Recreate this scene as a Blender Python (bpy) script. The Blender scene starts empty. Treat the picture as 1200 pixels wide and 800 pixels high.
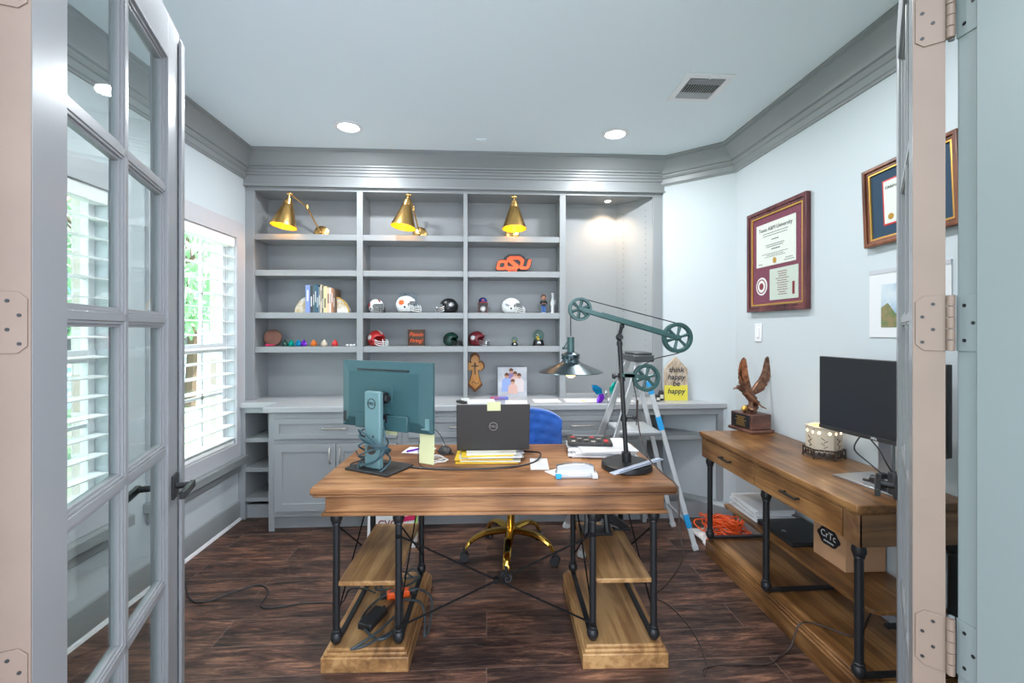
import bpy, bmesh, math, random
from mathutils import Vector, Matrix, Euler
random.seed(7)
sc = bpy.context.scene
COL = sc.collection
PI = math.pi
# ---------------------------------------------------------------- camera, light, exposure
YAW = math.atan(.056)
cam = bpy.data.cameras.new('camera'); cam.lens = 36*533/1200; cam.sensor_width = 36; cam.shift_y = -14/1200
cam.clip_start = .02
camo = bpy.data.objects.new('camera', cam); COL.objects.link(camo)
camo.location = (0, 0, 1.41); camo.rotation_euler = (PI/2, 0, -YAW); sc.camera = camo
w = bpy.data.worlds.new('world'); sc.world = w; w.use_nodes = True
bg = w.node_tree.nodes['Background']; bg.inputs[0].default_value = (.80, .885, 1, 1); bg.inputs[1].default_value = 4.6
sun = bpy.data.lights.new('sun', 'SUN'); sun.energy = 18; sun.angle = .03; sun.color = (1, .96, .9)
so = bpy.data.objects.new('sun', sun); COL.objects.link(so); so.rotation_euler = (0, math.radians(38), math.radians(35))
sc.view_settings.view_transform = 'Standard'; sc.view_settings.look = 'None'
sc.view_settings.gamma = 1; sc.view_settings.use_curve_mapping = False
sc.view_settings.exposure = .30
CEIL_W = 15      # watts of each recessed ceiling lamp

# ---------------------------------------------------------------- materials
def mat(name, col, rough=.5, metal=0, spec=.5, emit=None, es=1, coat=0, bump=0, bscale=50, var=0, vscale=8, stretch=(1,1,1), col2=None, alpha=1, trans=0, sheen=0):
    m = bpy.data.materials.new(name); m.use_nodes = True; nt = m.node_tree; b = nt.nodes['Principled BSDF']
    b.inputs['Base Color'].default_value = (*col, 1); b.inputs['Roughness'].default_value = rough
    b.inputs['Metallic'].default_value = metal; b.inputs['Specular IOR Level'].default_value = spec
    b.inputs['Coat Weight'].default_value = coat; b.inputs['Transmission Weight'].default_value = trans
    if sheen: b.inputs['Sheen Weight'].default_value = sheen
    if emit: b.inputs['Emission Color'].default_value = (*emit, 1); b.inputs['Emission Strength'].default_value = es
    tc = nt.nodes.new('ShaderNodeTexCoord'); mp = nt.nodes.new('ShaderNodeMapping'); mp.inputs['Scale'].default_value = stretch
    nt.links.new(tc.outputs['Object'], mp.inputs[0])
    if var or col2:
        n = nt.nodes.new('ShaderNodeTexNoise'); n.inputs['Scale'].default_value = vscale; n.inputs['Detail'].default_value = 5
        nt.links.new(mp.outputs[0], n.inputs[0])
        r = nt.nodes.new('ShaderNodeValToRGB'); r.color_ramp.elements[0].position = .35; r.color_ramp.elements[1].position = .65
        c2 = col2 if col2 else tuple(max(0, c*(1-var)) for c in col)
        r.color_ramp.elements[0].color = (*c2, 1); r.color_ramp.elements[1].color = (*col, 1)
        nt.links.new(n.outputs['Fac'], r.inputs[0]); nt.links.new(r.outputs[0], b.inputs['Base Color'])
    if bump:
        n = nt.nodes.new('ShaderNodeTexNoise'); n.inputs['Scale'].default_value = bscale; n.inputs['Detail'].default_value = 3
        bp = nt.nodes.new('ShaderNodeBump'); bp.inputs['Strength'].default_value = bump; bp.inputs['Distance'].default_value = .01
        nt.links.new(mp.outputs[0], n.inputs[0]); nt.links.new(n.outputs['Fac'], bp.inputs['Height']); nt.links.new(bp.outputs[0], b.inputs['Normal'])
    return m

def wood(name, dark, mid, light, axis=0, rough=.4, sc_=1.0, coat=0):
    m = bpy.data.materials.new(name); m.use_nodes = True; nt = m.node_tree; b = nt.nodes['Principled BSDF']; L = nt.links.new
    tc = nt.nodes.new('ShaderNodeTexCoord'); mp = nt.nodes.new('ShaderNodeMapping')
    s = [26*sc_]*3; s[axis] = 1.6*sc_; mp.inputs['Scale'].default_value = s; L(tc.outputs['Object'], mp.inputs[0])
    n = nt.nodes.new('ShaderNodeTexNoise'); n.inputs['Scale'].default_value = 1; n.inputs['Detail'].default_value = 8; n.inputs['Roughness'].default_value = .65; n.inputs['Distortion'].default_value = .6
    L(mp.outputs[0], n.inputs[0])
    n2 = nt.nodes.new('ShaderNodeTexNoise'); n2.inputs['Scale'].default_value = 3.2; n2.inputs['Detail'].default_value = 2; L(tc.outputs['Object'], n2.inputs[0])
    mx = nt.nodes.new('ShaderNodeMath'); mx.operation = 'MULTIPLY_ADD'; mx.inputs[1].default_value = .45; L(n2.outputs['Fac'], mx.inputs[0]); 
    m2 = nt.nodes.new('ShaderNodeMath'); m2.operation = 'MULTIPLY'; m2.inputs[1].default_value = .55; L(n.outputs['Fac'], m2.inputs[0]); L(m2.outputs[0], mx.inputs[2])
    r = nt.nodes.new('ShaderNodeValToRGB'); e = r.color_ramp.elements
    e[0].position = .38; e[0].color = (*dark, 1); e[1].position = .60; e[1].color = (*light, 1); k = e.new(.5); k.color = (*mid, 1)
    L(mx.outputs[0], r.inputs[0]); L(r.outputs[0], b.inputs['Base Color']); b.inputs['Roughness'].default_value = rough; b.inputs['Coat Weight'].default_value = coat
    bp = nt.nodes.new('ShaderNodeBump'); bp.inputs['Strength'].default_value = .15; bp.inputs['Distance'].default_value = .005
    L(n.outputs['Fac'], bp.inputs['Height']); L(bp.outputs[0], b.inputs['Normal'])
    return m

def floor_mat():
    m = bpy.data.materials.new('plank floor'); m.use_nodes = True; nt = m.node_tree; b = nt.nodes['Principled BSDF']; L = nt.links.new; N = nt.nodes.new
    tc = N('ShaderNodeTexCoord')
    br = N('ShaderNodeTexBrick'); br.offset = .37; br.inputs['Scale'].default_value = 1; br.inputs['Brick Width'].default_value = 1.22; br.inputs['Row Height'].default_value = .19
    br.inputs['Mortar Size'].default_value = .0018; br.inputs['Mortar Smooth'].default_value = .2
    br.inputs['Color1'].default_value = (0, 0, 0, 1); br.inputs['Color2'].default_value = (1, 1, 1, 1); br.inputs['Mortar'].default_value = (.5, .5, .5, 1)
    L(tc.outputs['Object'], br.inputs['Vector'])
    # per-plank offset of the grain
    cx = N('ShaderNodeCombineXYZ'); mu = N('ShaderNodeMath'); mu.operation = 'MULTIPLY'; mu.inputs[1].default_value = 7; L(br.outputs['Color'], mu.inputs[0]); L(mu.outputs[0], cx.inputs[2]); L(mu.outputs[0], cx.inputs[0])
    ad = N('ShaderNodeVectorMath'); ad.operation = 'ADD'; L(tc.outputs['Object'], ad.inputs[0]); L(cx.outputs[0], ad.inputs[1])
    mp = N('ShaderNodeMapping'); mp.inputs['Scale'].default_value = (2.4, 19, 1); L(ad.outputs[0], mp.inputs[0])
    n = N('ShaderNodeTexNoise'); n.inputs['Scale'].default_value = 1.7; n.inputs['Detail'].default_value = 12; n.inputs['Roughness'].default_value = .78; n.inputs['Distortion'].default_value = .9; L(mp.outputs[0], n.inputs[0])
    mp2 = N('ShaderNodeMapping'); mp2.inputs['Scale'].default_value = (1.6, 5, 1); L(ad.outputs[0], mp2.inputs[0])
    n2 = N('ShaderNodeTexNoise'); n2.inputs['Scale'].default_value = 1.5; n2.inputs['Detail'].default_value = 4; n2.inputs['Roughness'].default_value = .6; L(mp2.outputs[0], n2.inputs[0])
    r = N('ShaderNodeValToRGB'); e = r.color_ramp.elements
    e[0].position = .33; e[0].color = (.020, .012, .011, 1); e[1].position = .68; e[1].color = (.42, .22, .13, 1)
    k = e.new(.46); k.color = (.075, .038, .029, 1); k = e.new(.56); k.color = (.18, .095, .065, 1)
    L(n.outputs['Fac'], r.inputs[0])
    mix = N('ShaderNodeMix'); mix.data_type = 'RGBA'; mix.blend_type = 'MULTIPLY'; mix.inputs[0].default_value = .85
    r2 = N('ShaderNodeValToRGB'); e = r2.color_ramp.elements; e[0].position = .42; e[0].color = (.26, .28, .32, 1); e[1].position = .60; e[1].color = (1.0, .90, .84, 1)
    L(n2.outputs['Fac'], r2.inputs[0]); L(r.outputs[0], mix.inputs[6]); L(r2.outputs[0], mix.inputs[7])
    mm = N('ShaderNodeMix'); mm.data_type = 'RGBA'; L(br.outputs['Fac'], mm.inputs[0]); L(mix.outputs[2], mm.inputs[6]); mm.inputs[7].default_value = (.16, .10, .075, 1)
    L(mm.outputs[2], b.inputs['Base Color']); b.inputs['Roughness'].default_value = .42; b.inputs['Specular IOR Level'].default_value = .45
    bp = N('ShaderNodeBump'); bp.inputs['Strength'].default_value = .25; bp.inputs['Distance'].default_value = .004; L(n.outputs['Fac'], bp.inputs['Height']); L(bp.outputs[0], b.inputs['Normal'])
    return m

def glass_mat(name='clear glass', tint=(.93, .97, .96), refl=1.0):
    m = bpy.data.materials.new(name); m.use_nodes = True; nt = m.node_tree; nt.nodes.clear(); N = nt.nodes.new; L = nt.links.new
    o = N('ShaderNodeOutputMaterial'); t = N('ShaderNodeBsdfTransparent'); t.inputs[0].default_value = (*tint, 1)
    g = N('ShaderNodeBsdfGlossy'); g.inputs['Roughness'].default_value = .01; gm = N('ShaderNodeNewGeometry'); dt = N('ShaderNodeVectorMath'); dt.operation = 'DOT_PRODUCT'; L(gm.outputs['Normal'], dt.inputs[0]); L(gm.outputs['Incoming'], dt.inputs[1])
    def mth(op, a, b_=None, c_=None):
        q = N('ShaderNodeMath'); q.operation = op
        if hasattr(a, 'links'): L(a, q.inputs[0])
        else: q.inputs[0].default_value = a
        for i_, v_ in ((1, b_), (2, c_)):
            if v_ is None: continue
            if hasattr(v_, 'links'): L(v_, q.inputs[i_])
            else: q.inputs[i_].default_value = v_
        return q.outputs[0]
    ab = mth('ABSOLUTE', dt.outputs['Value']); om = mth('SUBTRACT', 1.0, ab); pw = mth('POWER', om, 5.0)
    mu = N('ShaderNodeMath'); mu.operation = 'MULTIPLY_ADD'; mu.inputs[1].default_value = .55*refl; mu.inputs[2].default_value = .035*refl; L(pw, mu.inputs[0])
    x = N('ShaderNodeMixShader'); L(mu.outputs[0], x.inputs[0]); L(t.outputs[0], x.inputs[1]); L(g.outputs[0], x.inputs[2]); L(x.outputs[0], o.inputs[0])
    return m

def brick_mat():
    m = bpy.data.materials.new('brick'); m.use_nodes = True; nt = m.node_tree; b = nt.nodes['Principled BSDF']; N = nt.nodes.new
    tc = N('ShaderNodeTexCoord'); mp = N('ShaderNodeMapping'); mp.inputs['Rotation'].default_value = (PI/2, 0, PI/2)
    br = N('ShaderNodeTexBrick'); br.inputs['Scale'].default_value = 1; br.inputs['Brick Width'].default_value = .2; br.inputs['Row Height'].default_value = .07; br.inputs['Mortar Size'].default_value = .008
    br.inputs['Color1'].default_value = (.55, .42, .36, 1); br.inputs['Color2'].default_value = (.66, .58, .54, 1); br.inputs['Mortar'].default_value = (.7, .68, .64, 1)
    nt.links.new(tc.outputs['Object'], mp.inputs[0]); nt.links.new(mp.outputs[0], br.inputs['Vector']); nt.links.new(br.outputs['Color'], b.inputs['Base Color'])
    b.inputs['Roughness'].default_value = .9
    return m

GREY = (.315, .33, .34)
M = dict(
 wall=mat('white wall paint', (.535, .58, .605), .7, bump=.03, bscale=300),
 ceil=mat('ceiling paint', (.77, .86, .90), .8, bump=.05, bscale=180),
 grey=mat('grey cabinet paint', GREY, .38, var=.04, vscale=3),
 greyd=mat('grey crown paint', (.265, .28, .285), .35, var=.05, vscale=4),
 trimw=mat('white trim paint', (.80, .80, .82), .4),
 counter=mat('pale grey worktop paint', (.44, .45, .465), .25),
 tan=mat('primer edge', (.185, .130, .10), .5, var=.12, vscale=5, bump=.05, bscale=40),
 door=mat('grey door paint', (.235, .24, .25), .3),
 jamb=mat('grey green jamb paint', (.20, .23, .232), .35, bump=.02, bscale=60),
 blind=mat('white blind', (.90, .91, .90), .4),
 casing=mat('window casing paint', (.50, .50, .53), .4),
 glass=glass_mat(), brick=brick_mat(), floor=floor_mat(),
 deskwood=wood('oak desk wood', (.10, .038, .012), (.25, .108, .040), (.42, .21, .09), 0, .40),
 deskwoody=wood('oak desk wood along depth', (.14, .065, .022), (.30, .150, .055), (.47, .27, .11), 1, .42),
 conswood=wood('console wood', (.07, .028, .009), (.18, .080, .026), (.32, .16, .058), 1, .33),
 consend=wood('console end wood', (.10, .05, .022), (.20, .10, .045), (.30, .16, .075), 0, .45, .7),
 black=mat('black iron', (.018, .019, .021), .42, .3),
 blackp=mat('black plastic', (.014, .014, .016), .35),
 darkp=mat('charcoal plastic', (.026, .024, .024), .5),
 rod=mat('matt black rod', (.008, .007, .007), .8, spec=.15),
 teal=mat('teal grey painted iron', (.045, .105, .10), .38, .2, var=.35, vscale=9),
 moni=mat('teal grey monitor plastic', (.03, .085, .097), .42),
 moni2=mat('lighter teal grey plastic', (.13, .235, .25), .38),
 screen=mat('black screen', (.022, .023, .026), .28, spec=.4),
 gold=mat('polished gold', (.83, .50, .10), .12, 1),
 brass=mat('brushed brass', (.92, .56, .20), .25, 1),
 brassin=mat('gold enamel lining', (1.0, .60, .02), .35, .2),
 bronze=mat('antique bronze', (.32, .17, .11), .35, .85, col2=(.12, .06, .045), vscale=40),
 velvet=mat('royal blue velvet', (.0, .095, .45), .6, sheen=.6, var=.3, vscale=6),
 alu=mat('aluminium', (.62, .63, .64), .32, .75),
 clearp=mat('pale frosted plastic', (.60, .62, .63), .3),
 treadg=mat('grey ribbed tread', (.20, .21, .22), .6, bump=.4, bscale=120),
 paper=mat('white paper', (.70, .70, .71), .8), papery=mat('yellowed paper', (.74, .72, .62), .8),
 sticky=mat('pale yellow sticky note', (.62, .63, .36), .8),
 yellow=mat('yellow folder', (.80, .52, .03), .6), orange=mat('orange plastic', (.90, .12, .02), .4),
 red=mat('red', (.55, .03, .03), .35), maroon=mat('maroon', (.20, .02, .03), .35),
 white=mat('white gloss', (.80, .81, .80), .3), whitem=mat('matt white', (.75, .75, .73), .7),
 bluet=mat('blue tape', (.02, .35, .75), .5), purple=mat('purple glaze', (.16, .02, .48), .2, .4), bluem=mat('blue glaze', (.0, .20, .42), .2, .4), greenm=mat('green glaze', (.0, .35, .28), .2, .4),
 dgreen=mat('dark green gloss', (.01, .05, .035), .2), darkwood=wood('walnut', (.05, .02, .012), (.10, .04, .03), (.17, .075, .05), 0, .35),
 orangewood=wood('orange pine', (.45, .16, .03), (.78, .33, .07), (.90, .48, .14), 2, .4),
 brownwood=wood('dark stained board', (.05, .025, .015), (.10, .05, .03), (.15, .08, .05), 0, .6),
 nickel=mat('brushed nickel', (.50, .47, .43), .35, .9), cardboard=mat('cardboard', (.50, .28, .15), .8, bump=.05),
 navy=mat('navy mat board', (.02, .05, .09), .8), wine=mat('wine mat board', (.20, .05, .085), .8, var=.3, vscale=80),
 frame=wood('mahogany frame', (.05, .012, .016), (.10, .025, .03), (.17, .05, .05), 2, .25),
 frame2=wood('walnut frame', (.07, .02, .01), (.17, .055, .025), (.25, .09, .04), 2, .3),
 diploma=mat('diploma paper', (.66, .68, .62), .8), ink=mat('dark ink', (.05, .05, .06), .8), goldleaf=mat('gold leaf trim', (.72, .42, .10), .3, .8),
 agate=mat('white agate', (.78, .77, .72), .2, col2=(.55, .42, .24), vscale=18), agateg=mat('gilt edge', (.85, .50, .08), .3, .6),
 cream=mat('cream ceramic', (.58, .49, .38), .4), glow=mat('warm glow', (1, .8, .5), .5, emit=(1, .72, .42), es=4),
 lamp=mat('lamp diffuser', (1, 1, 1), .5, emit=(.95, .98, 1), es=14), warmlamp=mat('warm puck diffuser', (1, .9, .8), .5, emit=(1, .85, .66), es=20),
 bulb=mat('amber bulb glow', (1, .7, .3), .3, emit=(1, .62, .25), es=2.5),
 acrylic=glass_mat('clear acrylic', (.95, .98, 1)), water=glass_mat('snow globe glass', (.82, .93, .88), 1.3),
 rubber=mat('black rubber', (.02, .02, .022), .55), cordb=mat('black cord', (.018, .018, .02), .45), cordbr=mat('brown cord', (.045, .03, .025), .5), cordt=mat('blue grey cable', (.03, .075, .095), .4),
 cloth=mat('white cloth', (.70, .68, .67), .9, bump=.3, bscale=30), silver=mat('satin silver', (.42, .43, .45), .28, .85), skin=mat('skin tone', (.60, .32, .22), .6), hair=mat('brown hair', (.16, .06, .03), .7),
 grass=mat('lawn', (.10, .18, .09), .9, col2=(.20, .27, .16), vscale=4), leaf=mat('leaf green', (.20, .42, .20), .6, col2=(.42, .60, .38), vscale=2), bark=mat('bark', (.14, .09, .06), .9, bump=.5, bscale=20),
 siding=mat('pale blue siding', (.42, .66, .80), .7), roof=mat('shingles', (.18, .18, .20), .9),
)

# ---------------------------------------------------------------- mesh builder
def catmull(P, k=6, closed=False):
    P = [Vector(p) for p in P]; n = len(P); out = []
    rng = range(n if closed else n-1)
    for i in rng:
        if closed: a, b, c, d = P[(i-1) % n], P[i], P[(i+1) % n], P[(i+2) % n]
        else: a, b, c, d = P[max(i-1, 0)], P[i], P[i+1], P[min(i+2, n-1)]
        for j in range(k):
            t = j/k
            out.append(.5*((2*b)+(c-a)*t+(2*a-5*b+4*c-d)*t*t+(3*b-a-3*c+d)*t**3))
    if not closed: out.append(P[-1])
    return out

class MB:
    def __init__(s): s.v = []; s.f = []; s.M = Matrix()
    def add(s, vs, fs):
        o = len(s.v); s.v += [s.M @ Vector(v) for v in vs]; s.f += [tuple(i+o for i in f) for f in fs]; return s
    def box(s, x0, y0, z0, x1, y1, z1):
        return s.add([(x0,y0,z0),(x1,y0,z0),(x1,y1,z0),(x0,y1,z0),(x0,y0,z1),(x1,y0,z1),(x1,y1,z1),(x0,y1,z1)],
            [(0,3,2,1),(4,5,6,7),(0,1,5,4),(1,2,6,5),(2,3,7,6),(3,0,4,7)])
    def cb(s, c, d, R=None):
        o = s.M
        s.M = o @ Matrix.Translation(c) @ (R.to_4x4() if R else Matrix())
        s.box(-d[0]/2, -d[1]/2, -d[2]/2, d[0]/2, d[1]/2, d[2]/2); s.M = o; return s
    def prism(s, pts, a, b, ax='z'):
        f = {'z': lambda p, t: (p[0], p[1], t), 'y': lambda p, t: (p[0], t, p[1]), 'x': lambda p, t: (t, p[0], p[1])}[ax]
        n = len(pts)
        return s.add([f(p, a) for p in pts]+[f(p, b) for p in pts], [tuple(range(n))[::-1], tuple(range(n, 2*n))]+[(i, (i+1) % n, n+(i+1) % n, n+i) for i in range(n)])
    def ring(s, outer, inner, a, b, ax='z'):
        f = {'z': lambda p, t: (p[0], p[1], t), 'y': lambda p, t: (p[0], t, p[1]), 'x': lambda p, t: (t, p[0], p[1])}[ax]
        n = len(outer); V = [f(p, a) for p in outer]+[f(p, a) for p in inner]+[f(p, b) for p in outer]+[f(p, b) for p in inner]; F = []
        for i in range(n):
            j = (i+1) % n
            F += [(i, j, n+j, n+i), (2*n+i, 3*n+i, 3*n+j, 2*n+j), (i, 2*n+i, 2*n+j, j), (n+i, n+j, 3*n+j, 3*n+i)]
        return s.add(V, F)
    def cyl(s, p0, p1, r0, r1=None, n=16):
        r1 = r0 if r1 is None else r1; p0 = Vector(p0); p1 = Vector(p1); q = (p1-p0).to_track_quat('Z', 'Y').to_matrix(); V = []
        for p, r in ((p0, r0), (p1, r1)):
            for i in range(n): a = 2*PI*i/n; V.append(p+q @ Vector((r*math.cos(a), r*math.sin(a), 0)))
        return s.add(V, [tuple(range(n))[::-1], tuple(range(n, 2*n))]+[(i, (i+1) % n, n+(i+1) % n, n+i) for i in range(n)])
    def lathe(s, prof, c=(0,0,0), n=24, R=None, cap=True):
        R = R or Matrix.Identity(3); c = Vector(c); V = []; F = []; k = len(prof)
        for r, z in prof:
            for i in range(n): a = 2*PI*i/n; V.append(c+R @ Vector((r*math.cos(a), r*math.sin(a), z)))
        for j in range(k-1):
            for i in range(n): F.append((j*n+i, j*n+(i+1) % n, (j+1)*n+(i+1) % n, (j+1)*n+i))
        if cap: F += [tuple(range(n))[::-1], tuple(range((k-1)*n, k*n))]
        return s.add(V, F)
    def ball(s, c, r, n=14, m=10, R=None):
        if not hasattr(r, '__len__'): r = (r, r, r)
        R = R or Matrix.Identity(3); c = Vector(c); V = []; F = []
        for j in range(m+1):
            t = PI*j/m; st = max(math.sin(t), .001)
            for i in range(n): a = 2*PI*i/n; V.append(c+R @ Vector((r[0]*st*math.cos(a), r[1]*st*math.sin(a), r[2]*math.cos(t))))
        for j in range(m):
            for i in range(n): F.append((j*n+i, (j+1)*n+i, (j+1)*n+(i+1) % n, j*n+(i+1) % n))
        return s.add(V, F)
    def tube(s, pts, r, n=7, smooth=True, closed=False, k=6):
        P = catmull(pts, k, closed) if smooth else [Vector(p) for p in pts]
        rr = r if hasattr(r, '__len__') else None; m = len(P); V = []; F = []; up = Vector((0, 0, 1)); x = None
        for i, p in enumerate(P):
            d = (P[(i+1) % m]-P[i-1]) if closed else (P[min(i+1, m-1)]-P[max(i-1, 0)])
            if d.length < 1e-9: d = Vector((0, 0, 1))
            d.normalize()
            if x is None: x = d.orthogonal().normalized()
            else:
                x = x-d*x.dot(d); x = x.normalized() if x.length > 1e-6 else d.orthogonal().normalized()
            y = d.cross(x)
            q = r if rr is None else (rr[0]+(rr[-1]-rr[0])*i/(m-1) if len(rr) == 2 else rr[min(int(i/(m-1)*(len(rr)-1)+.5), len(rr)-1)])
            for j in range(n): a = 2*PI*j/n; V.append(p+x*q*math.cos(a)+y*q*math.sin(a))
        for i in range(m if closed else m-1):
            for j in range(n): a, b = i*n, ((i+1) % m)*n; F.append((a+j, a+(j+1) % n, b+(j+1) % n, b+j))
        if not closed: F += [tuple(range(n))[::-1], tuple(range((m-1)*n, m*n))]
        return s.add(V, F)
    def sweep(s, prof, path, closed=False):
        """prof: (d,z), d measured to the left of the path direction; horizontal path with mitred corners"""
        P = [Vector((p[0], p[1])) for p in path]; n = len(P); V = []; F = []; k = len(prof)
        for i in range(n):
            ds = []
            if i > 0 or closed: ds.append((P[i]-P[i-1]).normalized())
            if i < n-1 or closed: ds.append((P[(i+1) % n]-P[i]).normalized())
            ns = [Vector((-d.y, d.x)) for d in ds]; m = ns[0] if len(ns) == 1 else (ns[0]+ns[1]).normalized(); m = m/max(.2, m.dot(ns[0]))
            for d, z in prof: q = P[i]+m*d; V.append((q.x, q.y, z))
        for i in range(n if closed else n-1):
            a, b = i*k, ((i+1) % n)*k
            for j in range(k): F.append((a+j, a+(j+1) % k, b+(j+1) % k, b+j))
        if not closed: F += [tuple(range(k)), tuple(range((n-1)*k, n*k))[::-1]]
        return s.add(V, F)
    def build(s, name, m, parent=None, bev=0, smooth=35, label=None, seg=2, sub=0):
        me = bpy.data.meshes.new(name); me.from_pydata([tuple(v) for v in s.v], [], s.f)
        bm = bmesh.new(); bm.from_mesh(me); bmesh.ops.recalc_face_normals(bm, faces=bm.faces); bm.to_mesh(me); bm.free()
        me.materials.append(M[m] if isinstance(m, str) else m)
        if smooth:
            me.polygons.foreach_set('use_smooth', [True]*len(me.polygons)); me.set_sharp_from_angle(angle=math.radians(smooth))
        o = bpy.data.objects.new(name, me); COL.objects.link(o)
        if parent: o.parent = parent
        if bev:
            b = o.modifiers.new('bevel', 'BEVEL'); b.width = bev; b.segments = seg; b.limit_method = 'ANGLE'; b.angle_limit = math.radians(40)
        if sub: q = o.modifiers.new('sub', 'SUBSURF'); q.levels = sub; q.render_levels = sub
        if label: o['label'] = label
        return o

def thing(name, label, cat, loc=(0,0,0), rz=0, group=None, kind=None):
    o = bpy.data.objects.new(name, None); COL.objects.link(o); o.location = loc; o.rotation_euler = (0, 0, math.radians(rz)); o.empty_display_size = .05
    if kind: o['kind'] = kind
    if label: o['label'] = label
    if cat: o['category'] = cat
    if group: o['group'] = group
    return o
def tag(o, label, cat, group=None):
    o['label'] = label; o['category'] = cat
    if group: o['group'] = group
    return o
def struct(o): o['kind'] = 'structure'; return o
def copy_thing(o, label, loc=None, rz=None, group=None):
    c = o.copy(); COL.objects.link(c); c['label'] = label
    if loc: c.location = loc
    if rz is not None: c.rotation_euler = (0, 0, math.radians(rz))
    if group: c['group'] = group
    def rec(a, b):
        for ch in [x for x in bpy.data.objects if x.parent == a]:
            d = ch.copy(); COL.objects.link(d); d.parent = b; rec(ch, d)
    rec(o, c); return c
def text(s, size, m, parent, loc, rot=(PI/2, 0, 0), ext=.0006, name='lettering', shear=0, off=0, align='CENTER', sx=1, space=1):
    cu = bpy.data.curves.new(name, 'FONT'); cu.body = s; cu.size = size; cu.extrude = ext; cu.shear = shear; cu.offset = off; cu.align_x = align; cu.align_y = 'CENTER'; cu.resolution_u = 3; cu.space_line = space
    t = bpy.data.objects.new(name, cu); COL.objects.link(t); dg = bpy.context.evaluated_depsgraph_get()
    me = bpy.data.meshes.new_from_object(t.evaluated_get(dg)); bpy.data.objects.remove(t)
    me.materials.clear(); me.materials.append(M[m] if isinstance(m, str) else m)
    for v in me.vertices: v.co.x *= sx
    o = bpy.data.objects.new(name, me); COL.objects.link(o); o.parent = parent; o.location = loc; o.rotation_euler = rot
    return o
def circ(r, n=24, cx=0, cy=0, ry=None): ry = ry or r; return [(cx+r*math.cos(2*PI*i/n), cy+ry*math.sin(2*PI*i/n)) for i in range(n)]
def rot(ax, deg): return Matrix.Rotation(math.radians(deg), 3, ax)

# ---------------------------------------------------------------- room shell
XL, XR, YB, ZC, YF = -1.84, 1.81, 3.86, 2.75, .80
CA, CB = (1.41, 3.56), (1.81, 3.21)         # the splayed wall
fl = MB().box(-2.0, -1.2, -.05, 2.0, 4.0, 0).build('floor', 'floor'); struct(fl)
ce = MB().box(-2.05, .55, ZC, 2.0, 4.1, ZC+.1).build('ceiling', 'ceil'); struct(ce)
WINS = [(1.50, 2.32), (2.66, 3.43)]; WZ0, WZ1 = .575, 2.08
def wall_with_holes(mb, x0, x1, y0, y1, holes, z0, z1, top):
    ys = y0
    for a, b in holes:
        mb.box(x0, ys, 0, x1, a, top); mb.box(x0, a, 0, x1, b, z0); mb.box(x0, a, z1, x1, b, top); ys = b
    mb.box(x0, ys, 0, x1, y1, top)
m = MB(); wall_with_holes(m, XL-.09, XL, .6, 4.0, WINS, WZ0, WZ1, ZC); struct(m.build('wall_left', 'wall'))
m = MB(); wall_with_holes(m, XL-.17, XL-.09, .4, 4.6, [(a+.02, b+.0) for a, b in WINS], WZ0-.02, WZ1+.02, ZC+.2); struct(m.build('wall_exterior', 'brick'))
struct(MB().box(-1.95, YB+.02, 0, 1.9, YB+.12, ZC).build('wall_back', 'wall'))
struct(MB().prism([CA, CB, (CB[0]+.15, CB[1]), (CA[0]+.15, CA[1]+.25), (CA[0], CA[1]+.35)], 0, ZC).build('wall_corner', 'wall'))
struct(MB().box(XR, .55, 0, XR+.1, CB[1]+.02, ZC).build('wall_right', 'wall'))
# front wall with the double-door opening (the camera stands in it)
OL, OR_ = -.835, .876
m = MB(); m.box(XL-.09, .62, 0, OL, YF, ZC); m.box(OR_+.02, .62, 0, XR+.1, YF, ZC); m.box(OL, .62, 2.46, OR_+.02, YF, ZC); struct(m.build('wall_front', 'wall'))
m = MB(); m.box(OR_, .56, 0, OR_+.02, YF, 2.46); m.box(OR_-.012, .56, 0, OR_, .757, 2.44); m.box(OL, .56, 2.44, OR_+.02, YF, 2.46); struct(m.build('trim_1', 'jamb', bev=.002))
m = MB(); m.box(OL, .56, 0, OL+.012, YF-.01, 2.44); struct(m.build('trim_2', 'jamb', bev=.002))
# baseboards
bprof = [(0, 0), (.028, 0), (.028, .018), (.016, .022), (.016, .125), (.010, .142), (0, .146)]
struct(MB().sweep(bprof[3:]+[(0, .02)], [(XL, 3.5), (XL, .85)]).build('baseboard_left', 'greyd', bev=.001))
struct(MB().sweep([(0, 0), (.026, 0), (.022, .016), (0, .022)], [(XL, 3.5), (XL, .85)]).build('trim_3', 'trimw'))
struct(MB().sweep(bprof[3:]+[(0, 0), (.016, 0)], [(XR, .85), (XR, CB[1]), CB, CA]).build('baseboard_right', 'grey', bev=.001))
# crown moulding along the side walls (profile: projection, z)
cp = [(0, ZC), (.125, ZC), (.125, ZC-.012), (.112, ZC-.02), (.112, ZC-.032), (.095, ZC-.045), (.07, ZC-.075), (.055, ZC-.10), (.05, ZC-.115), (.036, ZC-.12), (.036, ZC-.13), (.028, ZC-.145), (.02, ZC-.150), (.02, ZC-.185), (.012, ZC-.19), (.008, ZC-.20), (0, ZC-.20)]
struct(MB().sweep(cp, [(XL, 3.58), (XL, .8)]).build('trim_4', 'greyd', smooth=25))
struct(MB().sweep(cp, [(XR, .8), CB, (CA[0]-.06, CA[1]+.055)]).build('trim_5', 'greyd', smooth=25))

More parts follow.
